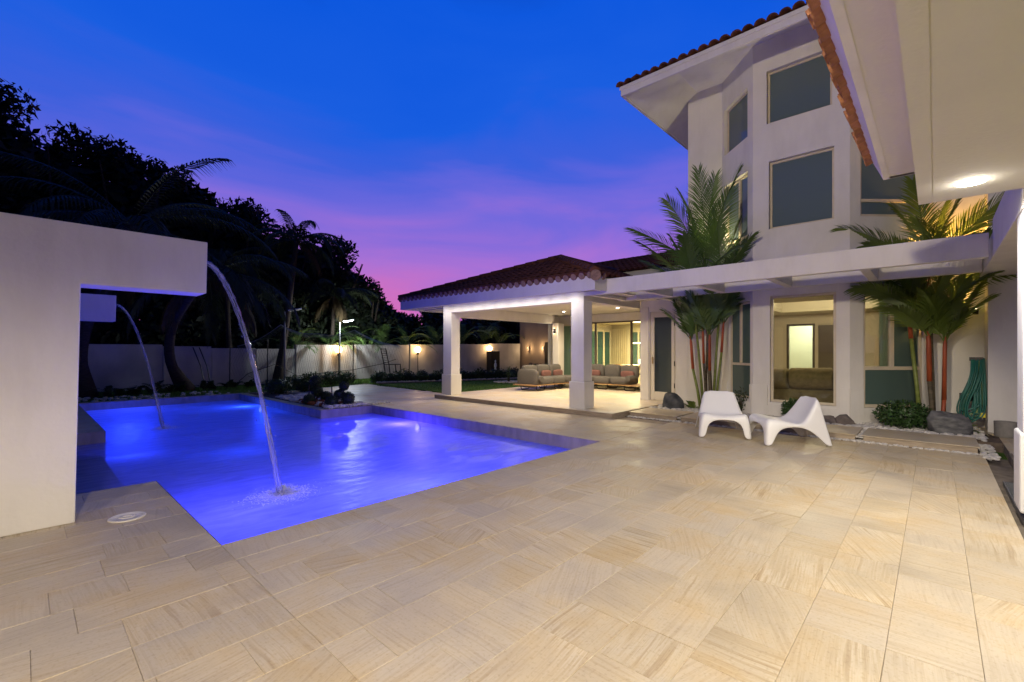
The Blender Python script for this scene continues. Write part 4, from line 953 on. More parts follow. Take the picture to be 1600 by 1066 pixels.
# solar lamps
def solar(x, y, zt, lab, lit):
    t = thing('solar_lamp', lab, 'lamp post', (x, y, 0), 0, 'slim solar lamp posts')
    b = MB(); b.tube([(x, y, -.05), (x, y, zt)], [.045, .03], 10); b.build('pole', 'pole', t)
    b = MB(); b.obox((x+.02, y-.28, zt+.02), (.46, -.2, .10), (.12, .28, 0), (0, 0, .035)); b.build('head', 'white', t, bevel=.006)
    b = MB(); b.obox((x+.10, y-.27, zt+.002), (.34, -.14, .07), (.08, .2, 0), (0, 0, .012)); b.build('lens', 'glow_cool' if lit else 'white', t)
    if lit: lamp('POINT', (x+.3, y-.3, zt-.12), 260, (.85, .95, 1), .06, parent=t)
solar(7.35, 19.6, 2.98, 'unlit solar lamp post left of the net', False)
solar(10.1, 20.4, 2.70, 'solar lamp post with a bright white head in front of the boundary wall', True)
# net on poles
nt_ = thing('ball_net', 'sagging black sports net strung between thin garden poles', 'net', (9, 19.5, 0))
NP = [(5.9, 20.6, 1.55, 0), (7.3, 19.9, 2.45, 1), (8.7, 19.6, 2.1, 0), (10.05, 18.9, 2.28, 1), (12.4, 18.9, 1.6, 0)]
for (x, y, z) in [(5.62, 20.6, 1.55), (6.95, 20.4, 1.9), (10.05, 19.04, 1.70), (13.6, 19.9, 1.8)]:
    b = MB(); b.tube([(x, y, -.05), (x+.02, y, z)], .022, 6); b.build('pole', 'metal', nt_)
tops = []
for i in range(len(NP)-1):
    for k in range(9):
        s_ = k/8; a, b_ = NP[i], NP[i+1]; z = a[2]+(b_[2]-a[2])*s_-.14*math.sin(pi*s_); tops.append((a[0]+(b_[0]-a[0])*s_, a[1]+(b_[1]-a[1])*s_, z))
nm = MB(); nm.tube(tops, .016, 5)
for dz in (.03, .07, .11, .15, .2): nm.tube([(p[0], p[1]-dz*1.5, p[2]-dz*.75) for p in tops], .0045, 3)
for i, p in enumerate(tops[::2]): nm.tube([p, (p[0]+.1, p[1]-.3, p[2]-.17)], .004, 3)
nm.build('upper_cord', 'pole', nt_)
lo = MB()
for i in range(len(tops)-1):
    p, q = tops[i], tops[i+1]
    for s_ in (0, .5):
        x = p[0]+(q[0]-p[0])*s_; y = p[1]+(q[1]-p[1])*s_; z = p[2]+(q[2]-p[2])*s_
        lo.tube([(x, y, z), (x+.35, y, z*.5), (x+.2, y, .35)], .0025, 3, False); lo.tube([(x, y, z), (x-.35, y, z*.5), (x-.2, y, .35)], .0025, 3, False)
tag(lo.build('mesh', 'metal', nt_), kind='stuff')
b = MB(); b.tube([(5.9, 20.4, .15), (6.2, 20.3, .45), (7.1, 20, .8), (8.0, 19.9, .3), (9.2, 19.6, .42), (10.1, 19.2, .5), (11.5, 19, .75), (12.3, 19.1, .95)], .014, 5); b.build('lower_cord', 'metal', nt_)
for xx in (4.42, 4.62):
    b = MB(); b.tube([(xx, 20.7, 1.5), (xx+.2, 20.5, .8), (xx+.3, 20.3, -.05)], .02, 5); tag(b.build('leaning_pole', 'metal'), ('left' if xx < 4.5 else 'right')+' one of two thin black poles leaning on the boundary wall', 'pole', 'leaning poles')
# tall black garden chair
tc_ = thing('tall_chair', 'tall black metal garden chair standing behind the hedge by the boundary wall', 'chair', (11.1, 17.75, 0))
for yy, zz in ((17.95, 0), (17.55, 0)):
    b = MB(); b.tube([(11.05, yy, -.05), (10.95, yy, .75), (10.78, yy, 1.47)], .024, 6); b.build('back_leg', 'metal', tc_)
    b = MB(); b.tube([(11.55, yy-.05, -.05), (11.50, yy-.05, .74)], .022, 6); b.build('front_leg', 'metal', tc_)
b = MB(); b.box(10.96, 11.52, 17.5, 17.97, .74, .775); b.build('seat', 'metal', tc_)
b = MB()
for i in range(7): b.tube([(10.95-.18*i/6*1.0, 17.55, .85+i*.1), (10.95-.18*i/6, 17.95, .85+i*.1)], .012, 5)
b.build('backrest', 'metal', tc_)

# ================================================================== VEGETATION
def frond(mb, base, az, elev, L, droop, leaf, n=30, wid=.03, spread=(1.15, .45), hang=.25, rach=.014, start=.12, twist=0, vlift=.25, rng=R, both=True):
    """one pinnate frond: rachis + leaflets"""
    pts = []; p = Vector(base); steps = 12
    for i in range(steps+1):
        t = i/steps; e = elev-droop*t**1.3
        pts.append(p.copy()); p = p+Vector((math.cos(az)*math.cos(e), math.sin(az)*math.cos(e), math.sin(e)))*(L/steps)
    mb.tube(pts, [rach*(1-.8*i/steps) for i in range(steps+1)], 4, False)
    side0 = Vector((-math.sin(az), math.cos(az), 0))
    if twist: side0 = (side0*math.cos(twist)+Vector((0, 0, 1))*math.sin(twist))
    for i in range(n):
        t = start+(1-start)*(i+.5)/n; f_ = t*steps; k = min(int(f_), steps-1); q = pts[k].lerp(pts[k+1], f_-k)
        T = (pts[k+1]-pts[k]).normalized(); side = (side0-T*side0.dot(T)).normalized(); up = side.cross(T); up = up if up.z > 0 or abs(up.z) < .05 else -up
        ang = spread[0]+(spread[1]-spread[0])*t; ll = leaf*(math.sin(pi*min(1, .18+.74*t))**.6)*rng.uniform(.88, 1.1)
        for s_ in (-1, 1):
            d = T*math.cos(ang)+side*(s_*math.sin(ang))+up*vlift; d.normalize(); d = (d+Vector((rng.uniform(-.05, .05), rng.uniform(-.05, .05), rng.uniform(-.05, .05)))).normalized()
            wv = T*.9+up*.3; wv = (wv-d*wv.dot(d)).normalized()*wid
            m1 = q+d*ll*.5+Vector((0, 0, -hang*ll*.12)); m2 = q+d*ll*.95+Vector((0, 0, -hang*ll*.6))
            mb.add([q-wv*.35, q+wv*.35, m1+wv*.5, m1-wv*.5, m2], [(0, 1, 2, 3), (3, 2, 4)])
def leaves(mb, c, r, n, size, rng, shell=.5, zmin=None):
    for _ in range(n):
        while 1:
            v = Vector((rng.gauss(0, 1), rng.gauss(0, 1), rng.gauss(0, 1)))
            if v.length > .01: break
        v.normalize(); rad = shell+(1-shell)*rng.random()**.6
        p = Vector((c[0]+v.x*r[0]*rad, c[1]+v.y*r[1]*rad, c[2]+v.z*r[2]*rad))
        if zmin is not None and p.z < zmin: continue
        a = Vector((rng.gauss(0, 1), rng.gauss(0, 1), rng.gauss(0, 1))).normalized(); b = a.cross(v+Vector((.01, .02, .03)));
        if b.length < .05: continue
        b.normalize(); s_ = size*rng.uniform(.6, 1.3)
        mb.add([p-a*s_, p+b*s_*.45, p+a*s_, p-b*s_*.45], [(0, 1, 2, 3)])
# --- far broadleaf trees behind the wall
def tree(x, y, zc, r, lab, seed, low=1.5):
    rg = random.Random(seed); t = thing('broadleaf_tree', lab, 'tree', (x, y, 0), 0, 'dark trees beyond the boundary wall')
    b = MB(); b.tube([(x, y, -.1), (x+rg.uniform(-.2, .2), y, zc*.4), (x+rg.uniform(-.4, .4), y, zc)], [.22, .16, .06], 8)
    for k in range(5):
        a = rg.uniform(0, 6.28); b.tube([(x, y, zc*.45), (x+math.cos(a)*r*.5, y+math.sin(a)*r*.5, zc*.8), (x+math.cos(a)*r*.8, y+math.sin(a)*r*.8, zc+r*.3)], [.09, .06, .02], 5)
    b.build('trunk', 'bark', t)
    b = MB()
    for k in range(24):
        a = rg.uniform(0, 6.28); rr_ = r*rg.uniform(.3, 1.0); h = zc+r*rg.uniform(-.95, .75) if k < 16 else rg.uniform(low, zc)
        sc = math.sqrt(max(.1, 1-((h-zc)/r)**2)) if h > zc else 1
        leaves(b, (x+math.cos(a)*rr_*.8*sc, y+math.sin(a)*rr_*.6, h), (r*.36, r*.36, r*.28), 260, .14, rg, .25)
    leaves(b, (x, y, zc-.2*r), (r*.8, r*.6, r*.85), 1500, .30, rg, .1)
    leaves(b, (x, y, zc*.5), (r*.9, r*.6, zc*.45), 1300, .30, rg, .1)
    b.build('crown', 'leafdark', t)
for i, (x, y, z, r, lab) in enumerate([
        (-2.9, 25.0, 8.6, 3.1, 'dark broadleaf tree at the far left edge of the skyline'), (-1.0, 24.6, 8.6, 2.4, 'tallest dark crown rising at the left edge of the picture'),
        (1.0, 25.4, 8.0, 2.6, 'dark crown behind the top of the near fountain wall'), (3.1, 24.8, 7.9, 2.4, 'dark crown just left of the first coconut palm crown'),
        (5.0, 24.6, 7.3, 2.4, 'dark crown above the near water arc'), (6.9, 24.2, 6.2, 2.4, 'lower dark crown where the skyline starts to fall'),
        (8.9, 24.0, 5.6, 2.4, 'dark crown behind the small upright palm'), (11.2, 23.9, 5.2, 2.5, 'dark crown left of the solar lamp glow'),
        (13.4, 23.7, 3.5, 2.1, 'low dark crown ending the skyline left of the pavilion roof'),
        (16.3, 24.5, 2.5, 1.6, 'low dark crown seen behind the left pavilion column'), (19.2, 24.5, 2.9, 1.7, 'low dark crown seen above the middle of the wall through the pavilion'), (22.6, 24.2, 3.0, 1.8, 'low dark crown beside the tan wall'), (25.9, 24.2, 3.4, 2.3, 'low dark crown peeking over the end of the boundary wall')]):
    tree(x, y, z, r, lab, 30+i)
mb = MB(); rg = random.Random(5)
for k in range(60):
    x = -7+k*.52; leaves(mb, (x, 22.9+rg.uniform(-.4, .6), 1.9+rg.uniform(-.3, .5)), (.9, .7, 1.6), 330, .2, rg, .1)
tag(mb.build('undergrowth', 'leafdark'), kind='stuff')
# --- coconut palms inside the garden
def coconut(base, path, rad, crown, fr, lab, seed, L=3.4, drop=6, dry=2, small=1, mname='palmdark'):
    rg = random.Random(seed); t = thing('coconut_palm', lab, 'palm tree', base, 0, 'coconut palms at the back of the garden')
    pts = [base]+path+[crown]; dense = []
    for i in range(len(pts)-1):
        for k in range(5): dense.append(Vector(pts[i]).lerp(Vector(pts[i+1]), k/5))
    dense.append(Vector(pts[-1]))
    sm = dense[:]
    for _ in range(3): sm = [sm[0]]+[(sm[i-1]+sm[i]+sm[i+1])/3 for i in range(1, len(sm)-1)]+[sm[-1]]
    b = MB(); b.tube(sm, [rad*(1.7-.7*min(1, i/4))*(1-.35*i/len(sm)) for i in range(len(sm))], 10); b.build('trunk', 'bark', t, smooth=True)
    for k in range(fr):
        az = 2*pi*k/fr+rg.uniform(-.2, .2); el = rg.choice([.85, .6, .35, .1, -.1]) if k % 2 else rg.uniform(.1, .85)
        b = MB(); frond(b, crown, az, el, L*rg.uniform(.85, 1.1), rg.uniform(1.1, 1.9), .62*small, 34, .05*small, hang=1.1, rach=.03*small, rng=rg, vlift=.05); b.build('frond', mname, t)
    for k in range(dry):
        az = rg.uniform(0, 6.28); b = MB(); frond(b, crown, az, -.5, L*.7, 1.0, .5, 26, .05, hang=1.6, rach=.03, rng=rg, vlift=0); b.build('dry_frond', 'palmdry', t)
coconut((1.30, 18.9, -.05), [(1.12, 18.5, 1.2), (1.3, 18.0, 2.4)], .19, (2.19, 17.47, 5.1), 18, 'big coconut palm leaning from behind the near fountain wall with long arching fronds', 11, 4.0, dry=3)
coconut((4.0, 19.6, -.05), [(3.35, 19.0, 1.0), (3.35, 18.6, 2.3)], .17, (4.09, 17.2, 3.9), 16, 'coconut palm with a curved trunk and a brown drooping frond behind the water arcs', 12, 3.2, dry=5)
coconut((7.4, 20.5, -.05), [(7.68, 20.6, 1.8), (7.95, 20.6, 3.8)], .15, (8.19, 20.56, 6.2), 15, 'slender upright palm whose spiky crown breaks the skyline', 13, 2.3, dry=1, small=.8)
coconut((10.4, 22.0, -.05), [(10.5, 22.0, 1.8)], .12, (10.6, 22.0, 4.1), 14, 'shorter palm behind the solar lamp with a drooping crown', 14, 2.1, dry=2, small=.8)
coconut((6.1, 22.2, -.05), [(6.0, 22.2, 2.4)], .12, (5.9, 22.1, 5.2), 14, 'palm crown low among the dark trees between the curved palm and the upright one', 15, 2.5, dry=2, small=.85)
# areca palms behind the wall, lit from below
def areca(x, y, h, L, lab, seed, grp='areca palms behind the boundary wall', mname='palmdark', n=11, z0=0, leaf=.4, wid=.032, nl=20, names='areca_palm'):
    rg = random.Random(seed); t = thing(names, lab, 'palm tree', (x, y, z0), 0, grp)
    for k in range(n):
        az = rg.uniform(0, 6.28); bx, by = x+rg.uniform(-.2, .2), y+rg.uniform(-.15, .15); hh = z0+h*rg.uniform(.7, 1.1)
        b = MB(); b.tube([(bx, by, z0), (bx+.05*math.cos(az), by+.05*math.sin(az), hh)], [.04, .025], 6, False)
        frond(b, (bx+.05*math.cos(az), by+.05*math.sin(az), hh), az, rg.uniform(.7, 1.4), L*rg.uniform(.8, 1.1), rg.uniform(1.4, 2.2), leaf, nl, wid, hang=.5, rach=.014, rng=rg); b.build('frond', mname, t)
for i, (x, h, L) in enumerate([(8.6, 1.5, 1.5), (10.2, 1.5, 1.7), (11.3, 1.6, 1.8), (13.0, 1.6, 1.8), (14.6, 1.7, 1.9), (16.6, 1.8, 2.0), (18.6, 1.9, 2.1), (20.4, 2.0, 2.2), (22.0, 2.2, 2.4)]):
    areca(x, 21.65, h, L, ['areca palm peeking over the wall above the left net pole', 'areca palm glowing amber just left of the first globe lamp', 'areca palm glowing amber right of the first globe lamp',
          'dim areca palm above the tall black chair', 'areca palm glowing above the middle globe lamp', 'areca palm behind the left pavilion column', 'areca palm seen through the left part of the pavilion',
          'areca palm above the pedestal lamp', 'taller areca palm next to the tan wall'][i], 50+i, mname='palm')
# --- hedge and low plants
hd = thing('hedge', 'low dense green hedge edging the lawn behind the terrace', 'hedge', (13, 15.6, 0)); rg = random.Random(3); b = MB()
for i in range(60):
    s_ = i/59; x, y = 9.95+7.0*s_, 17.0-2.6*s_; hh = .40+.1*math.sin(i*.9)+rg.uniform(-.05, .08)
    leaves(b, (x+rg.uniform(-.1, .1), y+rg.uniform(-.1, .1), hh*.55), (.28, .28, hh*.6), 190, .05, rg, .35, .02)
b.build('foliage', 'leafmid', hd)
hd2 = thing('hedge', 'short far piece of hedge below the tan wall', 'hedge', (20, 13.9, 0)); b = MB()
for i in range(26):
    leaves(b, (17.2+i*.2, 14.9+rg.uniform(-.1, .1), .35), (.3, .3, .4), 120, .06, rg, .35, .02)
b.build('foliage', 'leafmid', hd2)
def shrub(x, y, z, r, h, n, size, lab, seed, grp=None, m_='leafmid', name='shrub'):
    rg = random.Random(seed); t = thing(name, lab, 'shrub', (x, y, z), 0, grp); b = MB()
    leaves(b, (x, y, z+h*.5), (r, r, h*.52), n, size, rg, .35, z+.01); b.build('foliage', m_, t)
    b = MB()
    for k in range(5):
        a = rg.uniform(0, 6.28); b.tube([(x, y, z), (x+math.cos(a)*r*.5, y+math.sin(a)*r*.5, z+h*.7)], [.015, .006], 5)
    b.build('stem', 'bark', t); return t
for i, (x, y, r, h, lab) in enumerate([(7.6, 17.6, .5, .62, 'loose shrub by the left net pole'), (8.5, 17.9, .5, .6, 'loose shrub right of the left solar lamp post'), (9.2, 18.1, .45, .55, 'loose shrub nearest the lit solar post'),
        (6.6, 15.6, .4, .38, 'low round shrub at the corner of the path'), (5.55, 15.4, .5, .55, 'dark leafy shrub where the near water arc crosses the bed'), (6.9, 17.6, .4, .5, 'shrub at the foot of the upright palm')]):
    shrub(x, y, -.05, r, h, 800, .05, lab, 70+i, 'shrubs behind the pebble bed')
for i, (x, y, h, lab) in enumerate([(1.9, 18.3, .55, 'spiky plant at the foot of the big palm'), (2.4, 18.6, .5, 'low leafy plant second from the big palm'), (3.0, 18.8, .6, 'bushy plant in the middle of the row by the wall'), (3.6, 19.0, .45, 'small plant beside the water arc'),
        (4.6, 19.2, .45, 'plant right of the curved palm trunk'), (5.3, 19.4, .45, 'plant under the leaning poles'), (6.0, 19.2, .5, 'plant below the net corner')]):
    rg = random.Random(90+i); t = thing('border_plant', lab, 'plant', (x, y, -.05), 0, 'low plants along the boundary wall')
    for k in range(9):
        b = MB(); az = rg.uniform(0, 6.28); frond(b, (x+rg.uniform(-.2, .2), y, -.05), az, rg.uniform(.8, 1.5), h*rg.uniform(.7, 1.1), 1.2, .16, 8, .05, hang=.3, rach=.006, rng=rg); b.build('leaf', 'leafmid', t)
# clipped ball topiaries on the pebble bed
def topi(balls, lab, seed):
    rg = random.Random(seed); x, y = balls[0][0], balls[0][1]; t = thing('topiary', lab, 'topiary', (x, y, 0), 0, 'clipped ball shrubs at the pool corner')
    b = MB(); b.tube([(x, y, 0), (x, y, .5)], .015, 6); b.build('stem', 'bark', t)
    for (bx, by, bz, r) in balls:
        b = MB(); b.blob((bx, by, bz), r*.84, 12, 8); leaves(b, (bx, by, bz), (r, r, r), 650, .022, rg, .86); b.build('ball', 'leafball', t)
topi([(5.3, 11.95, .30, .15), (5.27, 12.0, .58, .145), (5.45, 11.75, .18, .14)], 'three ball clipped topiary on the left of the pebble bed', 1)
topi([(5.0, 11.75, .13, .15)], 'single low clipped ball left of the taller topiary', 2)
topi([(5.45, 10.78, .50, .12), (5.35, 10.85, .30, .12), (5.52, 10.72, .20, .17)], 'stacked ball topiary nearest the pool corner', 3)
topi([(5.15, 10.80, .14, .16)], 'dark clipped ball just left of the corner topiary', 4)
# grass like plant on the lawn
t = thing('ponytail_plant', 'grassy drooping plant in a ring of white stones on the lawn', 'plant', (14.15, 13.35, 0)); rg = random.Random(8)
for k in range(60):
    az = rg.uniform(0, 6.28); e = rg.uniform(.7, 1.5); pts = []; p = Vector((14.15, 13.35, .1+rg.random()*.4)); L = rg.uniform(.4, .7)
    for i in range(6): pts.append(p.copy()); ee = e-2.6*(i/5)**1.4; p = p+Vector((math.cos(az)*math.cos(ee), math.sin(az)*math.cos(ee), math.sin(ee)))*L/5
    b = MB()
    for i in range(5):
        s_ = Vector((-math.sin(az), math.cos(az), 0))*.012*(1-i/6); b.add([pts[i]-s_, pts[i]+s_, pts[i+1]+s_*.8, pts[i+1]-s_*.8], [(0, 1, 2, 3)])
    b.build('leaf', 'palm2', t)
b = MB(); b.tube([(14.15, 13.35, 0), (14.15, 13.35, .5)], [.06, .03], 8); b.build('trunk', 'bark', t)

# --- sealing wax palm left of the bay window
def wax_palm(name, lab, stems, seed, loc, mleaf, dr=(.15, .5), vl=.12):
    rg = random.Random(seed); t = thing(name, lab, 'palm tree', loc, 0, 'red stemmed palms against the house')
    for (bx, by, tx, ty, h, shaft, r, low, fr, L, leaf, azc, azs, els) in stems:
        z0 = .05; zs = h-shaft
        mid = (bx+(tx-bx)*.45, by+(ty-by)*.35, z0+(zs-z0)*.5); sh0 = (bx+(tx-bx)*.85, by+(ty-by)*.8, zs)
        b = MB(); b.tube([(bx, by, z0), mid, sh0], [r*1.1, r*.85, r*.8], 9); b.build('stem', low, t, smooth=True)
        b = MB(); b.tube([sh0, (tx, ty, h-.08*shaft), (tx+(tx-bx)*.1, ty+(ty-by)*.1, h+.1)], [r*.95, r*.85, r*.4], 9); b.build('crownshaft', 'red_stem', t, smooth=True)
        for k in range(fr):
            az = azc+(azs*(k/(max(1, fr-1))-.5))+rg.uniform(-.15, .15); el = els[k % len(els)]+rg.uniform(-.08, .08)
            b = MB(); frond(b, (tx, ty, h), az, el, L*rg.uniform(.85, 1.12), rg.uniform(*dr), leaf, 34, .027, (.92, .34), .35, .013, .14, rng=rg, vlift=vl, twist=rg.uniform(-1.0, 1.0)); b.build('frond', mleaf, t)
    return t
full = 2*pi
W1 = (10.42, 3.62)
wax_palm('lacquer_palm', 'tall clump of red stemmed palms between the frosted door and the bay window', [
    # bx, by, tx, ty, h, shaft, r, material, fronds, length, leaflet, az centre, az span, elevations
    (10.45, 3.88, 10.44, 4.10, 1.62, .65, .036, 'green_stem', 7, 1.0, .46, 2.2, 5.6, [1.45, 1.2, 1.35, 1.05]),
    (10.40, 3.74, 10.36, 3.80, 1.80, .70, .030, 'brown_stem', 7, 1.0, .46, 2.5, 5.8, [1.45, 1.15, 1.3, 1.0]),
    (10.38, 3.64, 10.26, 3.62, 1.70, .75, .032, 'brown_stem', 7, 1.0, .46, 4.6, 5.8, [1.4, 1.1, 1.25, .95]),
    (10.42, 3.55, 10.30, 3.35, 1.95, .60, .030, 'green_stem', 7, .95, .40, 4.7, 5.0, [1.35, 1.0, 1.2]),
    (10.52, 3.80, 10.50, 3.75, 2.1, .50, .028, 'brown_stem', 5, .9, .38, 1.7, 5.6, [1.0, .7, 1.2]),
    (10.45, 3.65, 10.34, 3.74, 3.15, .9, .044, 'brown_stem', 9, 2.05, .66, 2.5, 5.6, [1.46, .95, 1.3, .7, 1.12]),
    (10.35, 3.78, 10.24, 3.98, 2.75, .6, .030, 'green_stem', 6, 1.6, .60, 2.2, 3.6, [1.0, .6, 1.3, .8]),
    (10.40, 3.60, 10.38, 3.42, 2.85, .6, .030, 'green_stem', 5, 1.5, .56, 4.9, 3.4, [1.25, .8, 1.4]),
    ], 21, (10.42, 3.7, 0), 'palm')
wax_palm('lacquer_palm', 'smaller clump of red stemmed palms against the orange lit wall by the hose', [
    (10.60, .18, 10.62, .34, 2.15, .55, .036, 'green_stem', 6, 1.2, .42, 2.0, 4.4, [1.2, .85, 1.35, .55]),
    (10.55, .02, 10.48, .08, 1.62, .75, .040, 'brown_stem', 8, 1.2, .46, 3.0, 5.4, [1.4, 1.1, 1.45, .8]),
    (10.55, -.08, 10.48, -.12, 1.52, .95, .034, 'red_stem', 7, 1.05, .44, 3.6, 5.0, [1.4, 1.1, 1.3]),
    (10.62, .02, 10.62, .08, 2.70, .6, .040, 'brown_stem', 15, 1.55, .52, 3.0, 5.9, [.9, .5, 1.2, .3, 1.4]),
    (10.66, -.1, 10.70, -.15, 2.55, .5, .032, 'green_stem', 7, 1.15, .44, 2.6, 4.0, [.6, 1.0, .3, 1.3]),
    ], 22, (10.56, 0, 0), 'palm2', (.3, .85), .08)
# bushes near the house
shrub(10.15, .38, .05, .42, .50, 2600, .030, 'round green bush in front of the right bay window', 41, None, 'leafbush', 'bush')
shrub(9.98, 1.98, .05, .20, .42, 900, .035, 'small spiky bush between the two white lounge chairs', 42, None, 'leafbush', 'bush')
shrub(10.35, 3.0, .05, .22, .55, 350, .03, 'twiggy little bush behind the left lounge chair', 43, None, 'leafmid', 'bush')
for i, (x, y, lab) in enumerate([(10.2, 3.98, 'yellow green seedling beside the grey rock'), (10.35, -.28, 'leafy seedling beside the vein streaked rock')]):
    rg = random.Random(60+i); t = thing('seedling', lab, 'plant', (x, y, .05), 0)
    for k in range(7):
        b = MB(); frond(b, (x, y, .05), rg.uniform(0, 6.28), rg.uniform(.5, 1.3), .26, .9, .12, 7, .045, rng=rg, rach=.005); b.build('leaf', 'palm2', t)
# rocks
def rock(x, y, z, r, lab, seed, m_='rock', rz=0):
    rg = random.Random(seed); bm = bmesh.new(); bmesh.ops.create_icosphere(bm, subdivisions=4, radius=1)
    offs = [(Vector((rg.gauss(0, 1), rg.gauss(0, 1), rg.gauss(0, 1))).normalized(), rg.uniform(.55, .9)) for _ in range(13)]
    for v in bm.verts:
        for d, lim in offs:
            k = v.co.dot(d)
            if k > lim: v.co -= d*(k-lim)*.85
        f_ = 1+.03*math.sin(v.co.x*9+seed)*math.sin(v.co.y*8)+.015*math.sin(v.co.z*23+v.co.x*17)
        v.co = Vector((v.co.x*r[0]*f_, v.co.y*r[1]*f_, v.co.z*r[2]*f_))
        if v.co.z < -r[2]*.35: v.co.z = -r[2]*.35
    me = bpy.data.meshes.new('rock'); bm.to_mesh(me); bm.free(); me.materials.append(M[m_]); me.polygons.foreach_set('use_smooth', [True]*len(me.polygons))
    o = bpy.data.objects.new('rock', me); COL.objects.link(o); o.location = (x, y, z+r[2]*.3); o.rotation_euler.z = rz; return tag(o, lab, 'rock')
rock(10.0, 4.38, .05, (.19, .29, .30), 'dark grey boulder in front of the frosted door', 2, 'rock')
rock(9.95, -.14, .05, (.20, .28, .36), 'pale veined boulder at the foot of the right palm', 5, 'rockline', .1)
rock(9.80, 1.42, .05, (.13, .20, .19), 'smooth brown stone beside the right lounge chair, left half', 9, 'rock2', .1)
rock(9.86, 1.16, .05, (.12, .17, .17), 'smooth brown stone right half of the pair below the bay window', 12, 'rock2', .3)
# hose, pot, outlet
t = thing('garden_hose', 'green garden hose hung in long loops beside the porch pier', 'hose', (10.75, -.5, 1.3))
b = MB(); b.box(10.70, 10.80, -.58, -.42, 1.22, 1.28); b.build('hanger', 'metal', t)
rg = random.Random(4)
for k in range(13):
    b = MB(); o1 = -.44-.011*k+rg.uniform(-.01, .01); zb = .14+rg.uniform(0, .3); w_ = rg.uniform(.03, .12); xx = 10.62+rg.uniform(-.05, .05)
    pts = [(10.72, o1, 1.27), (xx, o1+w_*.2, .95), (xx-.02, o1+.10+w_, .45), (xx-.03, o1+.06+w_*.8, zb), (xx, o1-.02, zb+.10), (xx, o1-.03, .6), (10.74, o1-.01, 1.26)]
    d_ = [Vector(p) for p in pts]
    for _ in range(2): d_ = [d_[0]]+[x_ for i in range(len(d_)-1) for x_ in (d_[i].lerp(d_[i+1], .25), d_[i].lerp(d_[i+1], .75))]+[d_[-1]]
    b.tube(d_, .011, 6); b.build('loop', 'hosey' if k in (3, 9) else 'hose', t, smooth=True)
b = MB(); b.box(10.58, 10.66, -.60, -.52, .30, .38); b.build('nozzle', 'yellow', t, bevel=.01)
t = thing('concrete_pot', 'low empty concrete pot standing by the porch pier', 'pot', (10.35, -.80, .05))
b = MB(); b.lathe([(.115, 0), (.125, .02), (.13, .24), (.115, .24), (.11, .03), (.001, .03)], 28, (10.35, -.80, .052)); b.build('body', 'pot', t, smooth=False)
b = MB(); b.box(10.2, 10.45, -.60, -.42, .05, .07); b.tube([(9.9, -.5, .07), (10.1, -.58, .08), (10.3, -.5, .075), (10.4, -.6, .08), (10.1, -.66, .07)], .008, 6); tag(b.build('cable_bundle', 'dark'), 'grey cable bundle lying on pebbles beside the hose', 'cables')
t = thing('outlet_box', 'black outdoor outlet box low on the wall between palm and hose', 'outlet', (11.17, -.40, .58)); b = MB(); b.box(11.13, 11.168, -.49, -.31, .52, .65); b.build('cover', 'black', t, bevel=.006)
b = MB(); b.box(11.122, 11.129, -.46, -.34, .54, .63); b.build('flap', 'metal', t)
# palm uplights
def uplight(x, y, z, tgt, pw, col, lab, ang=110):
    t = thing('garden_uplight', lab, 'spotlight', (x, y, z), 0, 'garden uplights in the planting')
    b = MB(); b.lathe([(.035, 0), (.045, .09)], 12, (x, y, z)); b.build('body', 'metal', t); b = MB(); b.lathe([(.036, .091), (.036, .094)], 12, (x, y, z)); b.build('lens', 'glow_int', t)
    lamp('SPOT', (x, y, z+.13), pw, col, .03, tgt, ang, .5, parent=t)
uplight(10.62, 3.40, 3.3, (10.55, 3.5, 6), 110, (1, .88, .50), 'small uplight among the upper fronds of the tall palm', 120)
uplight(10.96, -.50, 2.0, (10.9, .3, 2.6), 75, (1, .55, .18), 'amber wall light high beside the right palm', 140)
uplight(11.03, -.25, 2.82, (11.25, -.05, 4.2), 150, (1, .50, .10), 'amber uplight on the wall behind the right palm', 150)

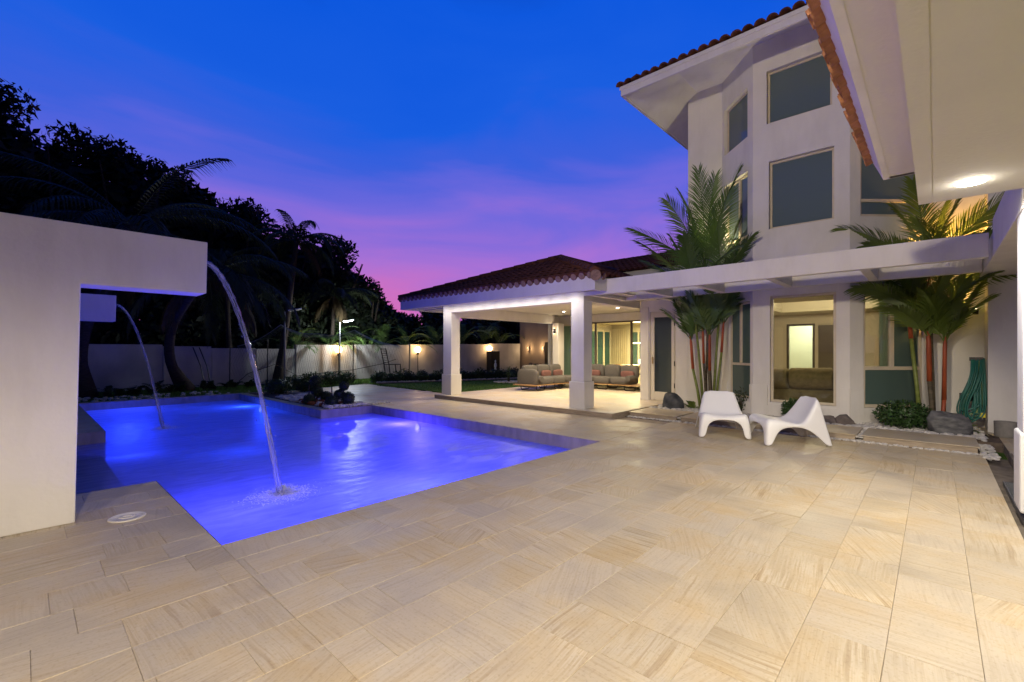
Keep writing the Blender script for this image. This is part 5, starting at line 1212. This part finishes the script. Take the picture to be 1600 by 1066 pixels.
# ================================================================== OUTDOOR SOFA
def cushion(par, c, r, m_, name, rz=0, sq=.30, tilt=0):
    b = MB(); b.blob((0, 0, 0), r, 24, 12, sq=sq); off = world_loc(par)
    o = bpy.data.objects.new(name, b.mesh(name, m_, True)); COL.objects.link(o); o.parent = par; o.location = Vector(c)-off; o.rotation_euler = (tilt if True else 0, 0, rz); return o
def sofa(lab, o, ax, ay, L, n, seed, pil):
    """o = left-front corner of the platform; ax along the sofa, ay towards the back"""
    t = thing('outdoor_sofa', lab, 'sofa', (o[0], o[1], .11), 0, 'outdoor sofa sections on the terrace'); ax, ay = Vector(ax), Vector(ay); O = Vector((o[0], o[1], .11)); rz = math.atan2(ax.y, ax.x)
    b = MB()
    for k in range(7): b.obox(O+ay*(k*.13)+Vector((0, 0, .165)), ax*L, ay*.122, Vector((0, 0, .03)))
    b.build('platform', 'teak', t)
    for s_ in (.22, L*.5-.2, L-.5):
        for yy in (.1, .75):
            b = MB(); p = O+ax*s_+ay*yy; b.tube([p+Vector((0, 0, .165)), p+Vector((0, 0, .05)), p+ax*.06+Vector((0, 0, .015)), p+ax*.34+Vector((0, 0, .015)), p+ax*.4+Vector((0, 0, .05)), p+ax*.4+Vector((0, 0, .165))], .016, 8); b.build('sled_leg', 'metal', t, smooth=True)
    off = .35; cw = (L-off*2)/n
    for k in range(n):
        c = O+ax*(off+cw*(k+.5))+ay*.42+Vector((0, 0, .30)); cushion(t, c, (cw/2-.004, .44, .115), 'sofa', 'seat_cushion', rz)
        c = O+ax*(off+cw*(k+.5))+ay*.80+Vector((0, 0, .56)); cushion(t, c, (cw/2-.01, .12, .24), 'sofa', 'back_cushion', rz, .5)
        c = O+ax*(off+cw*(k+.5))+ay*.62+Vector((0, 0, .48))
        if k in pil: 
            p_ = cushion(t, c, (.24, .07, .13), 'pink', 'pillow', rz, .6); 
    return t
s1 = sofa('grey cushioned outdoor sofa section on the left, ending beside the lawn', (10.75, 9.05), (1, 0, 0), (0, 1, 0), 2.7, 3, 1, (0, 1, 2))
s2 = sofa('grey cushioned outdoor sofa section on the right, backing onto the glass', (12.85, 9.3), (0, -1, 0), (1, 0, 0), 2.6, 3, 2, (0, 2))
b = MB(); b.tube([(11.12, 9.05, .49), (11.12, 9.50, .49)], .10, 16); b.build('bolster', 'sofa', s1, smooth=True, bevel=.02)
b = MB(); b.tube([(12.88, 7.05, .49), (13.30, 7.05, .49)], .10, 16); b.build('bolster', 'sofa', s2, smooth=True, bevel=.02)
cushion(s1, (11.02, 9.55, .50), (.10, .42, .30), 'sofa', 'arm_cushion', 0, .5)

# ================================================================== WHITE LOUNGE CHAIRS
def lounge_mesh():
    bm = bmesh.new()
    W0 = .31
    top = [(0, .36, 1.0), (.05, .385, 1.02), (.14, .375, 1.03), (.26, .345, 1.04), (.38, .315, 1.04), (.47, .315, 1.02), (.54, .37, .98), (.60, .46, .92), (.66, .56, .86), (.71, .65, .80), (.735, .685, .77)]
    bot = [(-.035, .0), (.05, .0), (.105, .17), (.20, .255), (.34, .275), (.47, .265), (.575, .22), (.68, .13), (.77, .02), (.815, .0), (.865, .0)]
    nx = 9
    rows = []
    for (y, z, w) in top:
        row = []
        for j in range(nx):
            s_ = -1+2*j/(nx-1); dip = .035*(1-s_*s_)**1.0
            # behind the seat bend the shell curves backwards in the middle
            back = max(0, (y-.45)/.3)
            row.append(bm.verts.new((s_*W0*w, y+dip*back*.9, z-dip*(1-back*.6))))
        rows.append(row)
    for i in range(len(rows)-1):
        for j in range(nx-1): bm.faces.new((rows[i][j], rows[i][j+1], rows[i+1][j+1], rows[i+1][j]))
    for sgn, col in ((-1, 0), (1, nx-1)):
        edge = [r[col] for r in rows]; mid = []; low = []
        for i, (y, z) in enumerate(bot):
            ty, tz, w = top[i]; flare = .055*(1-z/.4)
            mid.append(bm.verts.new((sgn*(W0*w+.018+.015*(1-z/.4)), ty*.6+y*.4, tz*.6+z*.4))); low.append(bm.verts.new((sgn*(W0*1.03+flare), y, z)))
        for i in range(len(edge)-1):
            a = [(edge[i], edge[i+1], mid[i+1], mid[i]), (mid[i], mid[i+1], low[i+1], low[i])]
            for f_ in a: bm.faces.new(f_ if sgn < 0 else f_[::-1])
        if sgn < 0: L_ = (mid, low)
        else: R_ = (mid, low)
    # front apron with legs
    fz = [.0, .0, .17, .265, .285, .285, .265, .17, .0, .0]
    xs = [-1, -.80, -.72, -.5, -.2, .2, .5, .72, .80, 1]
    topx = [-1+2*j/(nx-1) for j in range(nx)]
    ap = []
    for j in range(nx):
        s_ = topx[j]; z = [.0, .15, .27, .285, .285, .285, .27, .15, .0][j]
        if j in (0, nx-1): ap.append(None); continue
        ap.append(bm.verts.new((s_*W0*1.02*(1.06 if j in (1, 7) else 1), -.012, z if j not in (1, 7) else .20)))
    legi = [bm.verts.new((-.265, -.03, 0)), bm.verts.new((.265, -.03, 0))]
    r0 = rows[0]
    for j in range(1, nx-2): bm.faces.new((r0[j+1], r0[j], ap[j], ap[j+1]))
    bm.faces.new((r0[1], r0[0], L_[0][0], ap[1])); bm.faces.new((ap[1], L_[0][0], L_[1][0], legi[0]))
    bm.faces.new((r0[nx-1], r0[nx-2], ap[nx-2], R_[0][0])); bm.faces.new((R_[0][0], ap[nx-2], legi[1], R_[1][0]))
    # rear face of the rear legs
    tr_ = rows[-1]
    for sgn, (mid, low), c in ((-1, L_, 0), (1, R_, nx-1)):
        i1 = bm.verts.new((sgn*(W0*.74), .80, .30)); i2 = bm.verts.new((sgn*(W0*.86), .855, 0.0)); q = tr_[1] if sgn < 0 else tr_[nx-2]
        fa = (tr_[c], q, i1, mid[-1]); fb = (mid[-1], i1, i2, low[-1])
        for f_ in (fa, fb): bm.faces.new(f_ if sgn < 0 else f_[::-1])
    bmesh.ops.recalc_face_normals(bm, faces=bm.faces)
    me = bpy.data.meshes.new('shell'); bm.to_mesh(me); bm.free(); me.materials.append(M['plastic']); me.polygons.foreach_set('use_smooth', [True]*len(me.polygons)); return me
lm = lounge_mesh()
def lounge(x, y, rz, lab, sc=1.02):
    o = bpy.data.objects.new('lounge_chair', lm); COL.objects.link(o); o.location = (x, y, .003); o.rotation_euler.z = rz; o.scale = (sc, sc, sc)
    s_ = o.modifiers.new('thick', 'SOLIDIFY'); s_.thickness = .020; s_.offset = 0
    s_ = o.modifiers.new('smooth', 'SUBSURF'); s_.levels = 2; s_.render_levels = 2
    return tag(o, lab, 'chair', 'white plastic lounge chairs')
# local -y is the front of the chair
lounge(7.55, 2.43, math.atan2(.42, .9)-pi/2, 'white plastic lounge chair facing the camera, the left one of the pair')
lounge(7.66, 1.99, math.atan2(-.66, .5)-pi/2, 'white plastic lounge chair seen from its side, turned towards the pool')
